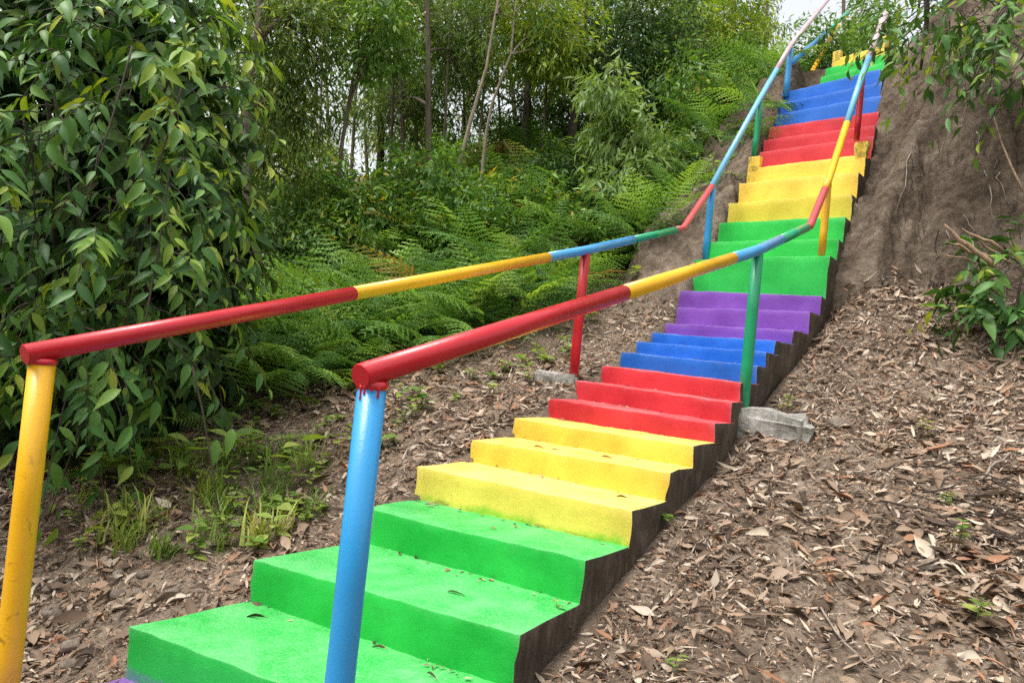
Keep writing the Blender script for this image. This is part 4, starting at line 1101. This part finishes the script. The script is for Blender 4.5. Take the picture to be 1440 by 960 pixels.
for i in range(46):
    px_, py_ = RNG.uniform(120, 470), RNG.uniform(640, 790)
    if py_ > 800 - 0.25 * (px_ - 250): continue
    g = ground_hit(px_, py_)
    o = obj('grass_tuft', TUFTS[i % 5], None, (g[0], g[1], g[2] - 0.01)); o.rotation_euler = (0, 0, RNG.random() * 6.28); q = RNG.uniform(0.6, 1.3); o.scale = (q, q, q)
    tag(o, 'thin green grass tuft on the litter below the big shrub', 'grass', 'grass tufts below the big shrub')

SEED_LEAF = [single_leaf('leaf', ML['weed'], 1.0, 0.26, 0.2, 0.2), single_leaf('leaf', ML['weed'], 1.0, 0.34, 0.25, 0.1)]
def seedling(p, h, nl, L, label, group=None, lean=0.15):
    root = thing('seedling', label, 'plant', tuple(p), group)
    top = np.array([RNG.normal(0, lean) * h, RNG.normal(0, lean) * h, h])
    path = np.array([np.array([0, 0, -0.02]), top * 0.5 + RNG.normal(0, 0.01, 3), top])
    mb = MB(); mb.tube(path, [0.0025, 0.002, 0.0012], 5); obj('stem', mb.mesh('stem', M_STEM), root)
    for k in range(nl):
        t = 0.35 + 0.65 * (k + 1) / nl; az = k * 2.4 + RNG.random() * .6
        d = np.array([math.cos(az), math.sin(az), RNG.uniform(-0.1, 0.5)])
        pp = np.array([np.interp(t, [0, .5, 1], path[:, c]) for c in range(3)])
        o = obj('leaf', SEED_LEAF[k % 2], root); l = L * RNG.uniform(0.7, 1.2)
        o.matrix_local = frame_matrix(pp, d, UP + RNG.normal(0, .2, 3), l, l)
g = ground_hit(795, 905); seedling(g, 0.17, 7, 0.055, 'small seedling with pinkish young leaves against the bare side of the green steps')
for (px_, py_, h_, nl, L_, lb_) in [(1110, 580, .10, 8, .06, 'low green seedling behind the grey concrete block'), (1305, 620, .12, 7, .06, 'bright green seedling alone on the litter right of the steps'),
        (1325, 715, .08, 6, .05, 'small yellowish seedling among dark twigs'), (1145, 445, .10, 8, .06, 'tuft of seedling leaves beside the purple steps'), (950, 945, .06, 6, .05, 'tiny green seedling on the litter by a long twig'),
        (940, 745, .07, 7, .05, 'seedling rooted at the foot of the yellow steps'), (1345, 775, .14, 8, .06, 'thin upright seedling below the dark twigs'), (1370, 880, .10, 7, .06, 'seedling near a broken pale leaf pile')]:
    seedling(ground_hit(px_, py_), h_, nl, L_, lb_)
for i in range(60):
    px_ = RNG.uniform(330, 900); py_ = np.interp(px_, [330, 560, 740, 930], [640, 600, 500, 385]) + RNG.uniform(-70, 40)
    g = ground_hit(px_, py_); s_, d_ = xy2sd(g[0], g[1])
    if d_ > -0.72: continue
    seedling(g, RNG.uniform(0.06, 0.16), int(RNG.integers(5, 9)), RNG.uniform(0.05, 0.10), 'small green weed on the litter left of the steps', 'weeds on the left litter')
for i in range(85):
    px_, py_ = RNG.uniform(90, 480), RNG.uniform(610, 800)
    g = ground_hit(px_, py_)
    if xy2sd(g[0], g[1])[1] > -0.85: continue
    seedling(g, RNG.uniform(0.05, 0.16), int(RNG.integers(5, 9)), RNG.uniform(0.04, 0.09), 'small green weed among the grass below the big shrub', 'weeds among the grass', 0.3)
for (px_, py_) in [(250, 690), (180, 700), (300, 680), (215, 650), (345, 665), (140, 690), (390, 700)]:
    seedling(ground_hit(px_, py_), RNG.uniform(0.2, 0.32), 9, 0.15, 'leafy ground plant at the skirt of the big shrub', 'leafy plants under the big shrub')

# ------------------------------------------------------------------ leaf litter
def hnormal(x, y, e=0.03):
    zx = (Hxy(x + e, y) - Hxy(x - e, y)) / (2 * e); zy = (Hxy(x, y + e) - Hxy(x, y - e)) / (2 * e)
    return unit(np.stack([-zx, -zy, np.ones_like(zx)], -1))

def scatter(n, smin, smax, dmin, dmax):
    s = RNG.uniform(smin, smax, n); d = RNG.uniform(dmin, dmax, n)
    x, y = sd2xy(s, d); return s, d, x, y
def stair_clear(s, d):
    return ~((np.abs(d - 0.08) < 0.63) & (s > -1.5))
parts = []
for n, (smin, smax, dmin, dmax) in ((27000, (-1.6, 5.3, 0.6, 3.6)), (24000, (-1.2, 5.2, -4.0, -0.5))):
    s, d, x, y = scatter(n, smin, smax, dmin, dmax)
    px, py, dep = project(np.stack([x, y, Hxy(x, y)], -1))
    clump = fbm(x * 1.3, y * 1.3, 8.0, 3)
    path_ = np.exp(-((d - 1.45 - 0.12 * np.sin(s * 1.7)) / 0.42) ** 2) * (d > 0.8)             # the trodden strip carries fewer whole leaves
    keep = stair_clear(s, d) & (dep > 0.6) & (px > -150) & (px < 1600) & (py < 1100) & (py > 200) & (RNG.random(n) < 0.70 + 0.8 * clump - 0.75 * path_ * (s < 2.9))
    keep &= Hs(s, d) < Hls(s, d) + 0.12
    parts.append((x[keep], y[keep]))
x = np.concatenate([p[0] for p in parts]); y = np.concatenate([p[1] for p in parts]); n = len(x)
nr = hnormal(x, y); az = RNG.random(n) * 6.28
D = unit(np.stack([np.cos(az), np.sin(az), np.zeros(n)], -1)); D = unit(D - nr * (D * nr).sum(-1, keepdims=True) + nr * RNG.normal(0.03, 0.13, (n, 1)))
Nn = unit(nr + RNG.normal(0, 0.26, (n, 3)))
L_ = (0.036 + 0.070 * RNG.random(n) ** 1.6 + 0.045 * (RNG.random(n) < 0.09)) * (1 + 0.25 * np.clip(fbm(x * 1.1, y * 1.1, 2.0, 2), -.6, 1))
Wr = np.where(RNG.random(n) < 0.72, RNG.uniform(0.06, 0.13, n), RNG.uniform(0.13, 0.23, n))
P = np.stack([x, y, Hxy(x, y)], -1) + nr * (0.006 + 0.022 * RNG.random((n, 1)))
px, py, dep = project(P)
inv = (px > 10) & (px < 1430) & (py > 10) & (py < 950)
size = np.where(inv, L_ / dep, 0); pick = np.argsort(-size)[:280]
DRY = []
for w, f_, dr, tw_ in ((.10, .8, .25, 1.2), (.15, .9, .35, -0.9), (.19, .6, -.30, 0.5), (.08, 1.2, .20, 2.2), (.16, -.8, .25, -1.4), (.20, .7, .45, 0.9)):
    V, F, r = leaves(np.zeros((1, 3)), np.array([[0, 1.0, 0]]), np.array([[0, 0, 1.0]]), 1.0, w, f_, dr, True, np.zeros(1), 0.15, tw_)
    DRY.append(mesh_from('dry_leaf', V, F, ML['dry'], True, r * 0))
for i in pick:
    o = obj('fallen_leaf', DRY[int(RNG.integers(6))]); o.matrix_world = frame_matrix(P[i], D[i], Nn[i], L_[i], L_[i])
    s_, d_ = xy2sd(x[i], y[i])
    side_ = 'right' if d_ > 0 else 'left'
    zone = 'beside the green steps' if s_ < 1.2 else 'beside the yellow steps' if s_ < 2.3 else 'beside the red and blue steps'
    tag(o, 'dry brown fallen leaf on the %s litter %s' % (side_, zone), 'leaf', 'fallen leaves %s, %s' % (side_, zone))
rest = np.ones(n, bool); rest[pick] = False; m = int(rest.sum())
V1, F1, r1 = leaves(P[rest], D[rest], Nn[rest], L_[rest], L_[rest] * Wr[rest], RNG.uniform(-.8, 1.1, m), RNG.uniform(-.25, .45, m), 'mid', None, 0.12, RNG.normal(0, 0.8, m))
# crumbled fragments, stalks and slivers
parts = []
for n, (smin, smax, dmin, dmax) in ((90000, (-1.6, 5.2, 0.6, 3.4)), (62000, (-1.0, 5.2, -3.6, -0.5))):
    s, d, x, y = scatter(n, smin, smax, dmin, dmax)
    px, py, dep = project(np.stack([x, y, Hxy(x, y)], -1))
    keep = stair_clear(s, d) & (dep > 0.6) & (px > -80) & (px < 1520) & (py < 1040) & (py > 250) & (RNG.random(n) > 0.35 * np.exp(-((d - 1.45 - 0.12 * np.sin(s * 1.7)) / 0.42) ** 2) * (d > 0.8) * (s < 2.9)) & (Hs(s, d) < Hls(s, d) + 0.15)
    parts.append((x[keep], y[keep]))
x = np.concatenate([p[0] for p in parts]); y = np.concatenate([p[1] for p in parts]); n = len(x)
nr = hnormal(x, y); az = RNG.random(n) * 6.28
D = np.stack([np.cos(az), np.sin(az), RNG.normal(0, .15, n)], -1); D = unit(D - nr * (D * nr).sum(-1, keepdims=True) + nr * RNG.normal(0.04, 0.20, (n, 1)))
thin = RNG.random(n) < 0.5
l = np.where(thin, 0.02 + 0.05 * RNG.random(n) ** 1.5, 0.010 + 0.025 * RNG.random(n) ** 1.5)
w = np.where(thin, RNG.uniform(0.02, 0.06, n), RNG.uniform(0.12, 0.32, n))
V2, F2, r2 = leaves(np.stack([x, y, Hxy(x, y)], -1) + nr * (0.003 + 0.014 * RNG.random((n, 1))), D, unit(nr + RNG.normal(0, .5, (n, 3))), l, l * w, 0.5, RNG.uniform(-.2, .3, n), False)
cp = []
for k in range(2, 12):
    a, b = edge(k + 1); nb_ = 26
    u = RNG.random((nb_, 1)); q = a + (b - a) * u; q[:, 2] = STEPS[k][3] + 0.004
    rr_ = (b - a) / np.linalg.norm(b - a); q = q - np.array([-rr_[1], rr_[0], 0]) * (np.abs(RNG.normal(0, 0.03, (nb_, 1))) + 0.008); cp.append(q)
cp = np.concatenate(cp); m = len(cp); az = RNG.random(m) * 6.28; l = RNG.uniform(0.01, 0.045, m)
V3, F3, r3 = leaves(cp, np.stack([np.cos(az), np.sin(az), 0.05 + 0 * az], -1), unit(UP + RNG.normal(0, .3, (m, 3))), l, l * RNG.uniform(0.05, 0.28, m), 0.4, 0.05, False)
V = np.concatenate([V1, V2, V3]); F = np.concatenate([F1, F2 + len(V1), F3 + len(V1) + len(V2)]); r2 = np.concatenate([r2, r3])
tag(obj('leaf_litter', mesh_from('leaf_litter', V, F, ML['dry'], True, np.concatenate([r1, r2]))), 'crumbled brown leaf litter covering the ground on both sides of the steps', 'leaf litter', None, 'stuff')

# leaves that lie on the steps
def on_step(k, px_, py_):
    r = RM.T @ np.array([(px_ - 720) / FPX, -(py_ - 480) / FPX, 1.0]); t = (STEPS[k][3] + 0.006 - CAM[2]) / r[2]; return CAM + t * r
for k, px_, py_, l, a, lb_ in [(2, 345, 866, 0.09, 0.5, 'narrow dry leaf on the lowest green tread, by its left end'), (2, 522, 908, 0.07, 0.3, 'curled tan leaf on the lowest green tread beside the blue post'),
        (2, 600, 944, 0.08, -0.5, 'dark curled leaf on the lowest green tread, right of the blue post'), (3, 628, 830, 0.09, 0.0, 'slim curled leaf in the middle of the second green tread'),
        (4, 597, 708, 0.06, 0.2, 'brown leaf scrap under the first yellow riser'), (4, 690, 741, 0.03, 0.4, 'tiny leaf scrap on the third green tread'),
        (5, 865, 697, 0.07, 0.0, 'thin leaf sliver on the first yellow tread'), (6, 750, 627, 0.08, -0.2, 'brown litter leaf against the third yellow riser, left half'), (6, 845, 641, 0.08, -0.2, 'brown litter leaf against the third yellow riser, right half'),
        (6, 775, 631, 0.05, 0.3, 'short leaf scrap lying between two litter leaves on the second yellow tread')]:
    p = on_step(k, px_, py_); o = obj('fallen_leaf', DRY[(0, 1, 3)[k % 3]])
    o.matrix_world = frame_matrix(p - UP * 0.003, np.array([math.cos(a), math.sin(a), 0.22]), UP + RNG.normal(0, .10, 3), l, l); tag(o, lb_, 'leaf', 'fallen leaves on the steps')

# ------------------------------------------------------------------ sticks, stones, dead branch
def stick(pxs, r, label, mat=M_TWIG, group=None, lift=0.02):
    pts = np.array([ground_hit(a, b) for a, b in pxs]); pts = seg_path(pts, 4)
    pts[:, 2] = np.maximum(pts[:, 2], Hxy(pts[:, 0], pts[:, 1])) + lift + r
    pts = pts + 0.006 * np.stack([fbm(np.arange(len(pts)) * 0.6 + pts[0, 0] * 9, 2.0 + c, 0, 2) for c in range(3)], -1)
    b = pts[0].copy(); mb = MB(); mb.tube(pts - b, np.linspace(r, r * 0.5, len(pts)), 6)
    return tag(obj('stick', mb.mesh('stick', mat), None, tuple(b)), label, 'stick', group)
stick([(1152, 866), (1190, 915), (1236, 958)], 0.005, 'long pale bent twig lying on the litter')
stick([(1378, 684), (1408, 655), (1438, 630)], 0.008, 'pale straight stick leaning over the dark twigs')
stick([(1335, 638), (1385, 632), (1438, 624)], 0.005, 'thin pale twig lying level on the litter')
stick([(1218, 800), (1240, 765), (1268, 738)], 0.005, 'dark bent twig at the edge of the trodden strip', M_BARKD)
stick([(1240, 712), (1300, 722), (1340, 745), (1380, 770)], 0.006, 'long dark twig pointing down to the seedling', M_BARKD)
stick([(1290, 690), (1340, 712), (1420, 730)], 0.006, 'long dark twig crossing the twig pile', M_BARKD)
for q in range(34):
    a, b = RNG.uniform(1270, 1430), RNG.uniform(665, 790); w, h = RNG.uniform(30, 90), RNG.uniform(-20, 30)
    stick([(a, b), (a + w / 2, b + h / 2 + 4), (a + w, b + h)], RNG.uniform(0.003, 0.006), 'thin dark twig in the tangled pile right of the path', M_BARKD, 'dark twigs in the pile', RNG.uniform(0.0, 0.07))
for q in range(64):
    a, b = RNG.uniform(900, 1430), RNG.uniform(450, 940)
    if a < 1000 + 0.2 * (960 - b) and b > 600: continue
    w, h = RNG.uniform(-75, 75), RNG.uniform(-26, 26)
    g = ground_hit(a, b)
    if xy2sd(g[0], g[1])[1] < 0.9: continue
    stick([(a, b), (a + w, b + h)], RNG.uniform(0.002, 0.004), 'short twig strewn on the litter right of the steps', M_TWIG, 'twigs right of the steps', 0.008)
for q in range(24):
    a = RNG.uniform(300, 820); b = np.interp(a, [300, 560, 740, 930], [640, 600, 500, 400]) + RNG.uniform(-50, 50); w, h = RNG.uniform(-40, 40), RNG.uniform(-20, 20)
    g = ground_hit(a, b)
    if xy2sd(g[0], g[1])[1] > -0.8: continue
    stick([(a, b), (a + w, b + h)], RNG.uniform(0.002, 0.004), 'short twig strewn on the litter left of the steps', M_TWIG, 'twigs left of the steps', 0.008)
# broken branch sticking out at the foot of the bank
for q, (a, b, lb_) in enumerate([((1398, 378), (1325, 312), 'broken brown branch stub pointing up from the low shrub'), ((1385, 362), (1330, 338), 'splintered branch end lying over the low shrub'), ((1410, 352), (1352, 322), 'short snapped branch beside the splintered end'),
                                 ((1372, 372), (1318, 350), 'thin snapped twig at the foot of the bank'), ((1420, 372), (1372, 330), 'curved snapped branch against the bank face')]):
    A, B_ = at(*a, 5.0 + 0.05 * q), at(*b, 5.05 + 0.04 * q); r0 = (0.020, 0.014, 0.012, 0.006, 0.010)[q]
    P5 = np.array([A + (B_ - A) * u for u in np.linspace(0, 1, 7)]) + 0.018 * np.stack([fbm(np.linspace(0, 3, 7) + q * 5, 3.0 + c, 0, 3) for c in range(3)], -1)
    mb = MB(); mb.tube(P5 - P5[0], r0 * np.array([1, .95, .9, .92, .8, .6, .15]), 7); tag(obj('broken_branch', mb.mesh('broken_branch', M_DEAD), None, tuple(P5[0])), lb_, 'branch')
pth = np.array([at(1445, 280, 5.4), at(1425, 240, 5.5), at(1408, 200, 5.6), at(1398, 165, 5.7)])
mb = MB(); mb.tube(pth - pth[0], [0.008, 0.008, 0.006, 0.004], 6); tag(obj('root', mb.mesh('root', M_DEAD), None, tuple(pth[0])), 'thin root hanging down the face of the bank', 'root')
for q in range(16):
    a, b = RNG.uniform(1225, 1440), RNG.uniform(120, 330); n_ = 8; xs = a + np.cumsum(RNG.normal(0, 5, n_)); ys = b + np.arange(n_) * RNG.uniform(5, 13)
    P5 = np.array([ground_hit(u, v) for u, v in zip(xs, np.minimum(ys, 408))]); P5 = P5 + UP * 0.012 - vw * 0.02
    mb = MB(); r0 = RNG.uniform(0.003, 0.006); mb.tube(P5 - P5[0], np.linspace(r0, 0.002, n_), 5)
    tag(obj('root', mb.mesh('root', M_TWIG if q % 2 else M_BARKD), None, tuple(P5[0])), ['thin pale root clinging to the cut face of the bank', 'dark root clinging to the cut face of the bank'][1 - q % 2], 'root', ['pale roots on the bank', 'dark roots on the bank'][1 - q % 2])
for q in range(36):
    a, b = RNG.uniform(1200, 1440), RNG.uniform(398, 430)
    g = ground_hit(a, b)
    if xy2sd(g[0], g[1])[1] < 0.78: continue
    z_ = RNG.uniform(0.025, 0.06); o = pebble('crumbled earth clod fallen to the foot of the bank', (g[0], g[1], g[2] + z_ * 0.1), (z_ * 1.4, z_, z_ * 0.8), RNG.random() * 3, q * 2.3, 'clods at the foot of the bank')
    o.name = 'earth_clod'; o['category'] = 'clod'; o.data.materials[0] = M_BANK
STN = []
for i in range(17):
    px_, py_ = RNG.uniform(20, 330), RNG.uniform(790, 950)
    if py_ < 780 + 0.1 * px_: continue
    g = ground_hit(px_, py_)
    if xy2sd(g[0], g[1])[1] > -0.68: continue
    q = RNG.uniform(0.03, 0.075)
    pebble('small grey-brown stone among litter left of the lowest green step', (g[0], g[1], g[2] + q * 0.2), (q * 1.5, q, q * 0.8), RNG.random() * 3, i * 1.7, 'stones left of the lowest green step')
